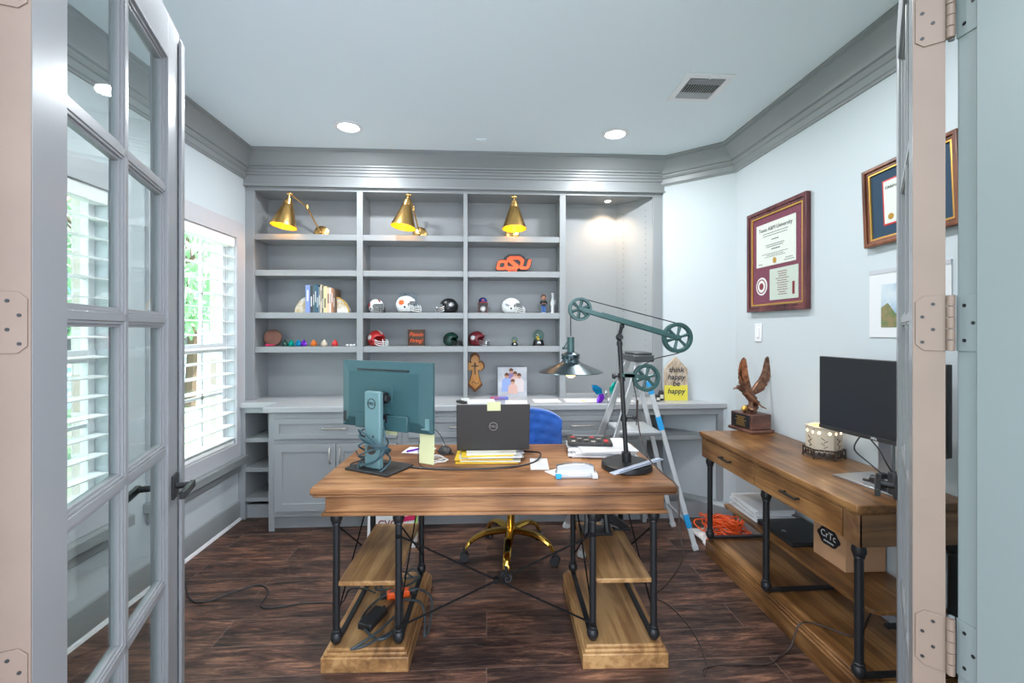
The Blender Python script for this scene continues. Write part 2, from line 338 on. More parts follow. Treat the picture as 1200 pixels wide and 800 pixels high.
# ---------------------------------------------------------------- windows and blinds in the left wall
def window(k, a, b):
    W = thing('window_%d' % k, None, None, (XL, (a+b)/2, WZ0), kind='structure'); h = WZ1-WZ0; hw = (b-a)/2
    c = MB(); cw = .095; t = .02
    c.ring([(-hw-cw, -.10), (hw+cw, -.10), (hw+cw, h+.12), (-hw-cw, h+.12)], [(-hw, 0), (hw, 0), (hw, h), (-hw, h)], -.0, t, 'x')
    c.build('casing', 'casing', W, bev=.003)
    s = MB(); s.box(-.05, -hw-cw-.02, -.155, .06, hw+cw, -.10); s.box(0, -hw-cw, -.215, .022, hw+cw, -.155); s.build('sill', 'greyd', W, bev=.006)
    f = MB(); f.ring([(-hw, 0), (hw, 0), (hw, h), (-hw, h)], [(-hw+.035, .05), (hw-.035, .05), (hw-.035, h-.04), (-hw+.035, h-.04)], -.10, -.06, 'x')
    f.box(-.105, -hw, h*.47-.03, -.055, hw, h*.47+.03); f.build('sash', 'trimw', W, bev=.003)
    mu = MB()
    for i in (1, 2): y = -hw+2*hw*i/3; mu.box(-.09, y-.009, .05, -.07, y+.009, h-.04)
    for z in (.25*h, .72*h): mu.box(-.09, -hw+.03, z-.009, -.07, hw-.03, z+.009)
    mu.build('muntin', 'trimw', W)
    MB().box(-.083, -hw+.03, .04, -.079, hw-.03, h-.03).build('glass', 'glass', W)
    return W
for i, (a, b) in enumerate(WINS): window(i+1, a, b)
def blind(a, b, label):
    B = thing('window_blind', label, 'blind', (XL-.025, (a+b)/2, WZ0), group=None); hw = (b-a)/2-.008; h = WZ1-WZ0
    MB().box(-.03, -hw, h-.07, .032, hw, h).build('headrail', 'blind', B, bev=.003)
    s = MB(); n = 15; sp = (h-.10)/n
    for i in range(n):
        z = .05+sp*i; s.cb((0, 0, z), (.068, 2*hw, .006), rot('Y', 5))
    s.build('slats', 'blind', B)
    MB().box(-.028, -hw, .004, .028, hw, .028).build('bottom_rail', 'blind', B, bev=.003)
    for y in (-hw*.7, hw*.72):
        c = MB(); c.cyl((.033, y, .02), (.033, y, h-.05), .0012, n=5); c.cyl((-.033, y, .02), (-.033, y, h-.05), .0012, n=5); c.build('cord', 'blind', B)
    return B
blind(*WINS[0], 'white slatted blind in the window seen through the glass of the left door')
blind(*WINS[1], 'white slatted blind in the window beside the built-in shelves')

# ---------------------------------------------------------------- outdoors beyond the windows
struct(MB().box(-40, -20, -.35, -2.06, 40, -.3).build('lawn', 'grass'))
H = thing('neighbour_house', 'pale blue sided house seen outside through the window blinds', 'house', (-9, 8.5, -.3))
m = MB()
for i in range(22): m.add([(0, -9, i*.14), (.03, -9, i*.14), (.005, -9, i*.14+.14), (0, -9, i*.14+.14), (0, 9, i*.14), (.03, 9, i*.14), (.005, 9, i*.14+.14), (0, 9, i*.14+.14)], [(0,1,2,3),(7,6,5,4),(1,5,6,2),(0,4,5,1),(2,6,7,3),(3,7,4,0)])
m.box(-4, -9, 0, -.0, 9, 3.05); m.build('wall', 'siding', H)
MB().prism([(.5, 3.0), (-2, 4.6), (-4.5, 3.0)], -9.3, 9.3, 'y').build('roof', 'roof', H)
for y in (-5.5, -2, 2.2, 5.5):
    f = MB().ring([(y-.6, .9), (y+.6, .9), (y+.6, 2.4), (y-.6, 2.4)], [(y-.5, 1), (y+.5, 1), (y+.5, 2.3), (y-.5, 2.3)], 0, .08, 'x').build('window', 'trimw', H)
    MB().box(.01, y-.5, 1, .05, y+.5, 2.3).build('pane', 'screen', f)
def tree(x, y, h, r, label, seed, grp='trees outside the windows'):
    random.seed(seed); T = thing('tree', label, 'tree', (x, y, -.3), group=grp)
    t = MB().tube([(0, 0, -.05), (.05, .03, h*.3), (-.05, .05, h*.6), (0, 0, h*.9)], (.13, .04), 8)
    for k in range(6): a = k*1.05; t.tube([(0, 0, h*.4+k*.12), (r*.4*math.cos(a), r*.4*math.sin(a), h*.6+k*.1), (r*.7*math.cos(a), r*.7*math.sin(a), h*.7+k*.1)], (.05, .01), 5)
    t.build('trunk', 'bark', T); lf = MB()
    for k in range(2600):
        u = Vector((random.gauss(0, 1), random.gauss(0, 1), random.gauss(0, 1))).normalized()*random.uniform(.55, 1)**.5
        c = Vector((u.x*r, u.y*r, h*.68+u.z*h*.36)); R = Euler((random.random()*6, random.random()*6, random.random()*6)).to_matrix(); s = random.uniform(.06, .12)
        lf.add([c+R @ Vector(p) for p in ((-s, 0, 0), (0, -s*.45, .01), (s, 0, 0), (0, s*.45, .01))], [(0, 1, 2, 3)])
    lf.build('foliage', 'leaf', T, smooth=0)
for k, a in enumerate([(-5.2, 3.0, 4.6, 1.5, 'leafy green tree outside the window hidden partly by the left door'), (-5.0, 6.8, 4.2, 1.4, 'leafy green tree outside the window beside the shelves'), (-6.6, 10.5, 5, 1.8, 'farthest leafy tree beyond the lawn')]): tree(*a, seed=k+3)
random.seed(5)

# ---------------------------------------------------------------- french doors
DT, DW, DH = .047, .84, 2.40
def french_door(k, origin, ang, side):
    """local x runs from the hinge edge to the free edge; y=0 is the face towards the doorway's middle, thickness goes to y=side*DT"""
    D = thing('door_%d' % k, None, None, (origin[0], origin[1], .012), ang, kind='structure')
    y0, y1 = (0, side*DT) if side > 0 else (side*DT, 0)
    st = .118; rows = [.19, .591, 1.015, 1.428, 1.842, 2.245]; f = MB()
    f.box(.002, y0, 0, st, y1, DH); f.box(DW-st, y0, 0, DW, y1, DH); f.box(st, y0, 0, DW-st, y1, rows[0]-.012); f.box(st, y0, rows[-1]+.012, DW-st, y1, DH)
    f.build('leaf_frame', 'door', D, bev=.002)
    # unpainted hinge edge
    MB().box(0, y0+.0005, 0, .0025, y1-.0005, DH).build('hinge_edge', 'tan', D)
    mu = MB(); yc = (y0+y1)/2
    def bar(x0, z0, x1, z1):
        mu.box(x0, yc-.017, z0, x1, yc+.017, z1)
    cx = DW/2
    bar(cx-.010, rows[0]-.012, cx+.010, rows[-1]+.012)
    for z in rows[1:-1]: bar(st, z-.010, DW-st, z+.010)
    # stepped glazing beads round every pane
    for c0, c1 in ((st, cx-.010), (cx+.010, DW-st)):
        for i in range(5):
            z0 = rows[i]+(.010 if i else -.012); z1 = rows[i+1]-(.010 if i < 4 else -.012)
            for d, t in ((.007, .0145), (.014, .009)):
                o = [(c0, z0), (c1, z0), (c1, z1), (c0, z1)]; q = [(c0+d, z0+d), (c1-d, z0+d), (c1-d, z1-d), (c0+d, z1-d)]
                mu.ring(o, q, yc-t, yc+t, 'y')
    mu.build('muntin', 'door', D, bev=.0012)
    MB().box(st+.003, yc-.002, rows[0]-.009, DW-st-.003, yc+.002, rows[-1]+.009).build('glass', 'glass', D)
    # lever handles on both faces
    for sgn, yy in ((-1, y0), (1, y1)):
        h = MB(); hx = DW-.062; hz = .885
        h.box(hx-.027, yy-.004 if sgn < 0 else yy, hz-.038, hx+.027, yy+.008 if sgn > 0 else yy+.0, hz+.038) if sgn > 0 else h.box(hx-.027, yy-.008, hz-.038, hx+.027, yy, hz+.038)
        h.cyl((hx, yy, hz), (hx, yy+sgn*.05, hz), .010)
        h.box(min(hx+.012, hx-.115), min(yy+sgn*.043, yy+sgn*.058), hz-.011, hx+.012, max(yy+sgn*.043, yy+sgn*.058), hz+.011)
        h.build('lever_handle', 'black', D, bev=.0015)
    for z in (.23, .81, 1.41, 1.99):
        hg = MB(); yk = y1 if side > 0 else y0
        c = .012; hh = .052; ya, yb = (y0+.004, y1) if side > 0 else (y0, y1-.004)
        hg.prism([(ya+c if side > 0 else ya, z-hh), (yb if side > 0 else yb-c, z-hh), (yb, z-hh+c), (yb, z+hh-c), (yb if side > 0 else yb-c, z+hh), (ya+c if side > 0 else ya, z+hh), (ya, z+hh-c), (ya, z-hh+c)], -.0025, .0, 'x')
        kx, ky = -.006, yk+side*.006
        for q in range(5): hg.cyl((kx, ky, z-hh+q*.0208+.0005), (kx, ky, z-hh+q*.0208+.0203), .0065, n=12)
        ho = hg.build('hinge', 'tan', D, bev=.0006)
        sr = MB()
        for q, yy in enumerate((.3, .62, .3, .62)): sr.cyl((-.0034, y0+(y1-y0)*(yy if side > 0 else 1-yy), z-.036+q*.024), (-.002, y0+(y1-y0)*(yy if side > 0 else 1-yy), z-.036+q*.024), .0032, n=8)
        sr.build('screw', 'black', ho)
    return D
aL = 19
dl = Vector((-math.sin(math.radians(aL)), math.cos(math.radians(aL)))); nl = Vector((math.cos(math.radians(aL)), math.sin(math.radians(aL))))
CL = Vector((-.815, .80))+DT*nl
D1 = french_door(1, CL, 90+aL, 1)     # local +y points to the wall side
# astragal strip along the free edge of the left leaf
MB().box(DW, -.004, 0, DW+.012, .03, DH-.012).build('astragal', 'door', D1, bev=.002)
MB().box(DW-.02, -.012, 0, DW+.014, -.002, DH-.03).build('astragal', 'door', D1, bev=.002)
bR = 41.8
nr = Vector((-math.cos(math.radians(bR)), math.sin(math.radians(bR))))
CR = Vector((.861, .803))+(DT+.003)*nr
D2 = french_door(2, CR, 90-bR, -1)
# the hinge leaves on the right jamb
for z in (.822, 1.422, 2.002):
    j = MB(); j.box(OR_-.0025, .757, z-.052, OR_, YF, z+.052); j.cyl((OR_-.004, .807, z-.05), (OR_-.004, .807, z+.05), .005)
    struct(j.build('trim_%d' % (6+int(z*1.7)), 'jamb', bev=.0008))
    s_ = MB()
    for q, yy in enumerate((.785, .77, .785)): s_.cyl((OR_-.0032, yy, z-.032+.032*q), (OR_-.002, yy, z-.032+.032*q), .0035, n=8)
    struct(s_.build('trim_%d' % (16+int(z*1.7)), 'blackp'))

# ---------------------------------------------------------------- ceiling fittings
cl0 = None
for x, y, lab in ((-.91, 3.06, 'round recessed ceiling light near the left of the shelf wall'), (.88, 3.07, 'round recessed ceiling light beyond the air vent'), (-.91, 1.75, 'round recessed ceiling light above the left door'), (.94, 1.62, 'round recessed ceiling light above the right door')):
    if cl0 is None:
        c = cl0 = thing('recessed_light', lab, 'ceiling light', (x, y, ZC-.001), group='recessed ceiling lights')
        MB().lathe([(.068, 0), (.092, 0), (.092, -.004), (.070, -.008), (.066, -.004)], n=32, cap=False).build('trim_ring', 'trimw', c)
        MB().cyl((0, 0, -.0035), (0, 0, .0), .069, n=32).build('diffuser', 'lamp', c)
    else: c = copy_thing(cl0, lab, (x, y, ZC-.001))
    l = bpy.data.lights.new('ceiling lamp', 'AREA'); l.shape = 'DISK'; l.size = .13; l.energy = CEIL_W; l.color = (.93, .97, 1)
    lo = bpy.data.objects.new('ceiling_lamp_light', l); COL.objects.link(lo); lo.location = (x, y, ZC-.02)
V = thing('air_vent', 'white ceiling air vent with louvred grille', 'vent', (1.18, 2.46, ZC))
MB().ring([(-.13, -.14), (.13, -.14), (.13, .14), (-.13, .14)], [(-.098, -.105), (.098, -.105), (.098, .105), (-.098, .105)], -.008, 0).build('frame', 'trimw', V, bev=.002)
s = MB()
for i in range(14): s.cb((-.09+i*.0139, 0, -.006), (.0022, .085, .012), rot('Y', 25))
for sg in (-1, 1):
    for i in range(5): s.cb((0, sg*(.05+i*.0115), -.006), (.19, .0022, .011), rot('X', 25*sg))
s.build('louvres', 'casing', V)
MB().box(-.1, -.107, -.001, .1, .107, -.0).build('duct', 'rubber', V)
MB().box(-.004, -.135, -.018, .004, -.118, -.008).build('damper_lever', 'trimw', V)
P_ = thing('ceiling_sensor', 'small square white plate on the ceiling before the cornice', 'sensor', (-.04, 3.22, ZC))
MB().box(-.035, -.025, -.01, .035, .025, 0).build('plate', 'ceil', P_, bev=.002); MB().cyl((0, 0, -.014), (0, 0, -.01), .012).build('lens', 'trimw', P_)

# ---------------------------------------------------------------- built-in bookcase
YU = 3.58
BX = [(-1.84, -1.772), (-1.003, -.957), (-.181, -.148), (.58, .628), (1.332, 1.408)]
BC = thing('bookcase', 'tall grey built-in bookcase with four bays above the worktop', 'bookcase', (0, YU, .87))
def L(z): return z-.87
m = MB()
for a, b in BX: m.box(a, 0, 0, b, .02, L(2.475))
m.box(-1.84, 0, L(2.475), 1.408, .02, L(2.53)); m.box(.628, 0, 0, 1.332, .02, .03); m.build('face_frame', 'grey', BC, bev=.002)
MB().box(-1.84, .262, 0, 1.36, .278, L(2.73)).build('back_panel', 'grey', BC)
MB().box(-1.84, .02, L(2.475), 1.33, .262, L(2.49)).build('top_panel', 'grey', BC)
MB().box(-1.84, .02, 0, -1.79, .262, L(2.475)).build('side_panel', 'grey', BC, label='left side panel')
m = MB().prism([(1.345, .02), (1.405, .02), (1.15, .262), (1.11, .262)], 0, L(2.475)); sp_ = m.build('side_panel', 'grey', BC, label='splayed right side panel')
pn = MB()
for k in range(30):
    for t in (.2, .8): x = 1.345-.235*t; pn.ball((x-.001, .02+.242*t, .12+k*.048), .003, 6, 4)
pn.build('peg_hole', 'black', sp_)
for (a, b) in ((-.993, -.967), (-.177, -.152), (.590, .618)): MB().box(a, .02, 0, b, .262, L(2.475)).build('divider', 'grey', BC)
SZ = [2.145, 1.868, 1.541, 1.278]
for i in range(3):
    x0 = BX[i][1]; x1 = BX[i+1][0]
    for z in SZ: MB().box(x0-(.01 if i else -.001), .008, L(z-.045), x1+.006, .262, L(z)).build('shelf', 'grey', BC, bev=.002)
crown = [(0, L(2.75)), (.155, L(2.75)), (.155, L(2.738)), (.14, L(2.728)), (.14, L(2.716)), (.12, L(2.70)), (.09, L(2.67)), (.07, L(2.655)), (.07, L(2.645)), (.055, L(2.64)), (.055, L(2.628)), (.045, L(2.622)), (.045, L(2.608)), (.035, L(2.60)), (.035, L(2.585)), (.026, L(2.58)), (.026, L(2.515)), (.032, L(2.512)), (.032, L(2.50)), (0, L(2.50))]
MB().sweep(crown, [(1.408, .07), (1.408, 0), (-1.84, 0)][::1]).build('cornice', 'greyd', BC, smooth=20)
# puck light of the tall bay
pk = thing('puck_light', 'small warm puck light at the top of the tall empty bay', 'cabinet light', (1.0, YU+.13, 2.475))
MB().cyl((0, 0, -.006), (0, 0, 0), .032, n=24).build('housing', 'white', pk); MB().cyl((0, 0, -.008), (0, 0, -.006), .022, n=24).build('diffuser', 'warmlamp', pk)
l = bpy.data.lights.new('puck lamp', 'SPOT'); l.energy = 16; l.spot_size = 2.3; l.spot_blend = .8; l.color = (1, .72, .48); l.shadow_soft_size = .02
lo = bpy.data.objects.new('puck_light_lamp', l); COL.objects.link(lo); lo.location = (1.0, YU+.13, 2.46)

# ---------------------------------------------------------------- base cabinets and worktop
YC = 3.27
wt = MB(); wt.prism([(-1.838, 3.85), (-1.838, 3.46), (-1.55, 3.46), (-1.55, 3.245), (1.765, 3.245), (CA[0]-.005, 3.555), (1.1, 3.85)], .83, .87); wt = wt.build('worktop', 'counter', bev=.004)
tag(wt, 'long pale grey worktop along the wall under the bookcase', 'worktop')
def panel_front(mb, x0, z0, x1, z1, y=-.02, st=.05, d=.008):
    mb.ring([(x0, z0), (x1, z0), (x1, z1), (x0, z1)], [(x0+st, z0+st), (x1-st, z0+st), (x1-st, z1-st), (x0+st, z1-st)], y, 0, 'y'); mb.box(x0+st-.002, y+d, z0+st-.002, x1-st+.002, 0, z1-st+.002)
def bar_handle(parent, p, vert=False, l=.12):
    m = MB(); x, y, z = p
    if vert: m.tube([(x, y, z-l/2), (x, y-.022, z-l/2+.012), (x, y-.026, z), (x, y-.022, z+l/2-.012), (x, y, z+l/2)], .006, 8)
    else: m.tube([(x-l/2, y, z), (x-l/2+.012, y-.022, z), (x, y-.026, z), (x+l/2-.012, y-.022, z), (x+l/2, y, z)], .006, 8)
    m.build('handle', 'nickel', parent)
def cabinet(x0, x1, label, group='base cabinets under the worktop'):
    W_ = x1-x0; Cb = thing('base_cabinet', label, 'cabinet', ((x0+x1)/2, YC, 0), group=group); h = W_/2
    m = MB(); m.box(-h, 0, .10, h, .56, .829); m.box(-h, .05, 0, h, .55, .10); m.build('body', 'grey', Cb, bev=.001)
    m = MB(); m.box(-h, -.004, .0 if x0 < -1.5 else .10, -h+.04, .003, .829); m.box(h-.03, -.004, .10, h, .003, .829); m.box(-h+.04, -.004, .79, h-.03, .003, .829); m.box(-h+.04, -.004, .10, h-.03, .003, .135); m.box(-h+.04, -.004, .615, h-.03, .003, .64); m.build('face_frame', 'grey', Cb, bev=.001)
    m = MB(); panel_front(m, -h+.045, .645, h-.035, .785, -.022, .035); d = m.build('drawer', 'grey', Cb, bev=.0015); bar_handle(d, (0, -.022, .72), False, .17)
    mid = .005
    for s_, a, b in ((-1, -h+.045, mid-.002), (1, mid+.002, h-.035)):
        m = MB(); panel_front(m, a, .14, b, .61, -.022, .055); d = m.build('door', 'grey', Cb, bev=.0015); bar_handle(d, (mid-s_*-.035, -.022, .53), True, .11)
    return Cb
cabinet(-1.52, -.60, 'grey base cabinet nearest the window with one drawer over two doors')
cabinet(-.598, .24, 'grey base cabinet behind the laptop')
cabinet(.242, 1.14, 'grey base cabinet behind the pulley lamp and blue chair')
cu = thing('cubby_unit', 'narrow grey open cubby unit between the window wall and first cabinet', 'shelf unit', (-1.68, 3.48, 0))
m = MB(); m.box(-.158, 0, 0, -.108, .36, .829); m.box(.13, 0, 0, .158, .36, .829); m.box(-.108, 0, .79, .13, .36, .829); m.box(-.108, .34, .1, .13, .36, .79); m.box(-.108, .03, 0, .13, .05, .1); m.build('body', 'grey', cu, bev=.002)
for z in (.16, .38, .60): MB().box(-.108, .005, z-.03, .13, .34, z).build('shelf', 'grey', cu, bev=.002)
tag(MB().box(-1.60, 3.55, .3805, -1.552, 3.62, .50).build('box', 'white', bev=.003), 'small white box standing in the cubby unit by the window', 'box')
ku = thing('desk_unit', 'grey open end unit with one shelf under the right end of worktop', 'shelf unit', (1.14, YC, 0))
m = MB(); m.box(.002, 0, 0, .03, .5, .829); m.box(.565, -.004, 0, .61, .03, .829); m.box(.03, -.004, .785, .565, .02, .829); m.build('body', 'grey', ku, bev=.002)
MB().prism([(.03, .0), (.6, .0), (.60, .03), (.25, .34), (.03, .5)], .60, .63).build('shelf', 'grey', ku, bev=.002)
m = MB().box(.03, .06, .0, .56, .075, .12); m.build('toe_board', 'grey', ku)
MB().prism([(.03, .5), (.03, .49), (.24, .33), (.60, .015), (.612, .02), (.25, .36)], .12, .785).build('back_panel', 'grey', ku)

# ---------------------------------------------------------------- brass picture lights in the top bays
def sconce(bx, label, sway, head):
    S = thing('wall_lamp', label, 'lamp', (bx, YU+.261, 2.205), group='brass swing arm lamps over the shelves')
    R = rot('X', 90)
    MB().lathe([(0.001, .0), (.058, 0), (.060, .006), (.045, .014), (.012, .018), (.012, .03), (.001, .032)], n=28, R=R).build('backplate', 'brass', S)
    J = Vector((sway, -.16, .17)); T = Vector(head)
    a = MB(); a.cyl((0, -.03, 0), J, .006); a.ball((0, -.03, 0), .013); a.ball(J, .013); a.cyl(J+Vector((0, 0, -.015)), J+Vector((0, 0, .02)), .011); a.cyl(J, T, .0055); a.ball(T, .014); a.cyl(T+Vector((-.02, 0, 0)), T+Vector((.022, 0, 0)), .008); a.build('arm', 'brass', S)
    tilt = rot('Y', -8*(1 if sway > 0 else -1) if abs(sway) > .01 else 0) @ rot('X', -6)
    MB().lathe([(.006, 0), (.009, -.03), (.024, -.04), (.027, -.062), (.031, -.066), (.033, -.085), (.036, -.088), (.096, -.258), (.094, -.258), (.034, -.089), (.0, -.086)], T, 32, tilt, cap=False).build('shade', 'brass', S, smooth=30)
    MB().lathe([(.0335, -.092), (.0935, -.2575), (.092, -.2575), (.03, -.092)], T, 32, tilt, cap=False).build('shade_lining', 'brassin', S)
    k = MB()
    for q in range(3): d = tilt @ Vector((.035*math.cos(2.1*q+.5), .035*math.sin(2.1*q+.5), -.075)); k.ball(T+d, .005, 8, 6)
    k.build('thumb_screw', 'brass', S)
    MB().ball(T+tilt @ Vector((0, 0, -.15)), (.024, .024, .03)).build('bulb', 'bulb', S)
    l = bpy.data.lights.new('sconce lamp', 'POINT'); l.energy = .9; l.color = (1, .75, .4); l.shadow_soft_size = .02
    lo = bpy.data.objects.new('wall_lamp_light', l); COL.objects.link(lo); lo.parent = S; lo.location = T+tilt @ Vector((0, 0, -.20))
sconce(-1.36, 'brass cone lamp in the first bay from the window, arm swung left', -.055, (-.13, -.30, .235))
sconce(-.555, 'brass cone lamp in the second bay from the window', -.03, (-.045, -.30, .24))
sconce(.215, 'brass cone lamp in the third bay above the orange logo', 0, (.0, -.30, .24))

# ---------------------------------------------------------------- desk
DK = thing('desk', 'large brown wooden pedestal desk with black iron pipe legs', 'desk', (.050, 2.194, 0), -2)
m = MB(); m.box(-.75, -.35, .742, .75, .35, .77); m.box(-.742, -.342, .73, .742, .342, .742); m.build('desk_top', 'deskwood', DK, bev=.006, seg=3)
m = MB(); m.box(-.70, -.315, .66, .70, .315, .731); m.box(-.712, -.327, .648, .712, .327, .662); m.build('apron', 'deskwood', DK, bev=.003)
def pipe_leg(parent, x, y, z0, z1, r=.0145):
    m = MB(); m.lathe([(.004, z0), (.014, z0+.006), (.023, z0+.022), (.025, z0+.036), (.021, z0+.048), (.018, z0+.052), (.019, z0+.060), (r, z0+.064), (r, z1-.058), (.019, z1-.054), (.018, z1-.047), (.021, z1-.044), (.025, z1-.030), (.023, z1-.014), (.021, z1)], (x, y, 0), 20); return m.build('leg', 'black', parent)
for sg in (-1, 1):
    pl = MB(); cx = sg*.54
    pl.box(cx-.18, -.315, 0, cx+.18, .315, .062); pl.box(cx-.172, -.307, .062, cx+.172, .307, .076); pl.box(cx-.162, -.297, .076, cx+.162, .297, .09); pl.build('plinth', 'deskwoody', DK, bev=.004)
    MB().box(cx-.118, -.285, .34, cx+.118, .285, .36).build('shelf', 'deskwoody', DK, bev=.004)
    for dx in (-.13, .13):
        for y in (-.27, .27): pipe_leg(DK, cx+dx, y, .09, .65)
        MB().box(cx+dx-.012, -.26, .0895, cx+dx+.012, .26, .098).build('rail', 'black', DK, bev=.002)
        b = MB(); b.cyl((cx+dx, -.262, .20), (cx+dx, .262, .58), .0035, n=8); b.cyl((cx+dx+.007, -.262, .58), (cx+dx+.007, .262, .20), .0035, n=8); b.build('side_brace', 'rod', DK)
    b = MB()
    for z in (.345, .355): pass
b = MB(); b.cyl((-.41, -.275, .545), (.41, -.275, .165), .0042, n=8); b.cyl((-.41, -.283, .165), (.41, -.283, .545), .0042, n=8); b.cyl((0, -.29, .355), (0, -.268, .355), .012, n=12)
for x in (-.41, .41):
    for z in (.545, .165): b.ball((x, -.278, z), .012, 10, 8)
b.build('cross_brace', 'rod', DK)

# ---------------------------------------------------------------- office chair
OC = thing('office_chair', 'blue tufted velvet office chair with polished gold base', 'chair', (.15, 2.83, 0), 0)
hub = MB(); hub.lathe([(.03, .135), (.036, .15), (.036, .175), (.024, .185), (.024, .30), (.028, .305), (.028, .42), (.02, .45)], n=24); hub.build('column', 'gold', OC)
for k, a in enumerate((-98, -26, 46, 118, 190)):
    a = math.radians(a); c, s_ = math.cos(a), math.sin(a); m = MB()
    pts = [(r*c, r*s_, z) for r, z in ((.02, .165), (.10, .165), (.18, .155), (.25, .12), (.285, .075))]
    P2 = catmull(pts, 5)
    V_ = []; n = 8
    for i, p in enumerate(P2):
        wd = .029-.010*i/len(P2); hh = .019-.004*i/len(P2)
        for j in range(n): t = 2*PI*j/n; V_.append(p+Vector((-s_*wd*math.cos(t), c*wd*math.cos(t), hh*math.sin(t))))
    F_ = [(i*n+j, i*n+(j+1) % n, (i+1)*n+(j+1) % n, (i+1)*n+j) for i in range(len(P2)-1) for j in range(n)]
    m.add(V_, F_+[tuple(range(n))[::-1], tuple(range((len(P2)-1)*n, len(P2)*n))]); sp = m.build('base_arm', 'gold', OC)
    w_ = MB(); px, py = .29*c, .29*s_; t = a+.6+k; ax = Vector((math.cos(t), math.sin(t), 0))
    for q in (-1, 1): w_.cyl(Vector((px, py, .029))+ax*.006*q, Vector((px, py, .029))+ax*.025*q, .028, n=20)
    w_.cyl(Vector((px, py, .03)), Vector((px, py, .085)), .009)
    ca = w_.build('caster', 'rubber', OC, bev=.002)
    w_ = MB()
    for q in (-1, 1): w_.lathe([(.016, 0), (.021, 0), (.021, .002), (.016, .002)], Vector((px, py, .029))+ax*(.0245*q), 20, ax.to_track_quat('Z', 'Y').to_matrix(), cap=False)
    w_.build('rim', 'silver', ca)
m = MB(); m.box(-.25, -.26, .455, .25, .22, .53); m.build('seat', 'velvet', OC, bev=.035, seg=4)
MB().box(-.12, -.12, .44, .12, .12, .457).build('seat_plate', 'black', OC)
# tufted curved backrest
m = MB(); nu, nv = 40, 28; V_ = []
def back(u, v, side):
    # u -1..1 across, v 0..1 up
    top = .885-.05*abs(u)**5
    z = .50+(top-.50)*v; x = .03+u*.305*(1-.12*v**3*0); y = .22-.13*(abs(u)**2.2)
    d = 0
    if side < 0:
        for r_ in range(6):
            for c_ in range(-4, 5):
                uu = (c_+(.5 if r_ % 2 else 0))*.25; vv = .08+r_*.17; e = ((u-uu)*.285)**2+((v-vv)*.4)**2; d += math.exp(-e/.00022)*.016
        y += -.03+d
    else: y += .055
    return (x, y, z)
for side in (-1, 1):
    for j in range(nv+1):
        for i in range(nu+1): V_.append(back(-1+2*i/nu, j/nv, side))
n1 = nu+1; off = n1*(nv+1); F_ = []
for s_ in (0, off):
    for j in range(nv):
        for i in range(nu): F_.append((s_+j*n1+i, s_+j*n1+i+1, s_+(j+1)*n1+i+1, s_+(j+1)*n1+i))
for i in range(nu): F_ += [(i, i+1, off+i+1, off+i), (nv*n1+i, nv*n1+i+1, off+nv*n1+i+1, off+nv*n1+i)]
for j in range(nv): F_ += [(j*n1, (j+1)*n1, off+(j+1)*n1, off+j*n1), (j*n1+nu, (j+1)*n1+nu, off+(j+1)*n1+nu, off+j*n1+nu)]
m.add(V_, F_); bk = m.build('backrest', 'velvet', OC, bev=.015, seg=3, smooth=60)
m = MB()
for r_ in range(6):
    for c_ in range(-3, 4):
        uu = (c_+(.5 if r_ % 2 else 0))*.25; vv = .08+r_*.17
        if abs(uu) < .95 and vv < .95: x, y, z = back(uu, vv, -1); m.ball((x, y, z), .006, 8, 6)
m.build('button', 'velvet', bk)

# ---------------------------------------------------------------- monitors
def dell_badge(parent, loc, rotn, r, m_='silver', body='DELL'):
    o = MB(); o.M = Matrix.Translation(loc) @ Euler(rotn).to_matrix().to_4x4(); o.ring(circ(r, 28), circ(r*.88, 28), 0, .0012); o.build('logo_ring', m_, parent)
    text(body, r*.72, m_, parent, loc, rotn, .0008)
MT = thing('monitor', 'teal grey computer monitor turned back to camera on the desk, cables round its stand', 'monitor', (-.495, 2.125, .77), -29)
m = MB(); z0, z1 = .172, .49; hw = .268; y = .045
m.box(-hw, y, z0, hw, y+.018, z1)
m.add([(-hw, y, z0), (hw, y, z0), (hw, y, z1), (-hw, y, z1), (-hw+.06, y-.022, z0+.05), (hw-.06, y-.022, z0+.05), (hw-.06, y-.022, z1-.05), (-hw+.06, y-.022, z1-.05)], [(0,1,5,4),(1,2,6,5),(2,3,7,6),(3,0,4,7),(4,5,6,7)])
hs = m.build('housing', 'moni', MT, bev=.003, smooth=20)
MB().box(-hw+.004, y+.0182, z0+.012, hw-.004, y+.0195, z1-.004).build('screen', 'screen', MT)
m = MB(); m.box(-.155, y-.036, z0+.004, .155, y, z0+.075); m.build('port_cover', 'moni', MT, bev=.004)
MB().box(-.155, y-.0235, z1-.042, .155, y-.021, z1-.034).build('vent_slot', 'blackp', hs)
MB().box(-.06, y-.0255, .285, .06, y-.021, .385).build('mount_plate', 'moni', MT, bev=.003)
MB().box(.215, y-.012, z0+.02, .255, y-.002, z0+.07).build('label_panel', 'moni2', hs)
MB().box(-.255, y-.012, z0+.02, -.225, y-.002, z0+.07).build('label_panel', 'rubber', hs)
m = MB(); m.box(-.045, -.045, .012, .045, -.018, .36); st_ = m.build('stand', 'moni2', MT, bev=.006)
m = MB(); m.cyl((0, -.052, .10), (0, -.01, .10), .023, n=24); m.build('cable_hole', 'cordbr', st_)
m = MB(); m.box(.0, -.02, .30, .04, y-.02, .35); m.cyl((-.03, -.005, .325), (.06, -.005, .325), .017); m.build('hinge_mount', 'black', MT, bev=.003)
MB().box(-.125, -.085, 0, .125, .095, .012).build('stand_base', 'darkp', MT, bev=.003)
dell_badge(st_, (-.002, -.0458, .305), (PI/2, 0, 0), .024, 'darkp')
nt_ = MB()
for q in range(3): nt_.box(.12+q*.0, y+.019+q*.0015, z0-.045-q*.03, .195, y+.0205+q*.0015, z0-.005-q*.03)
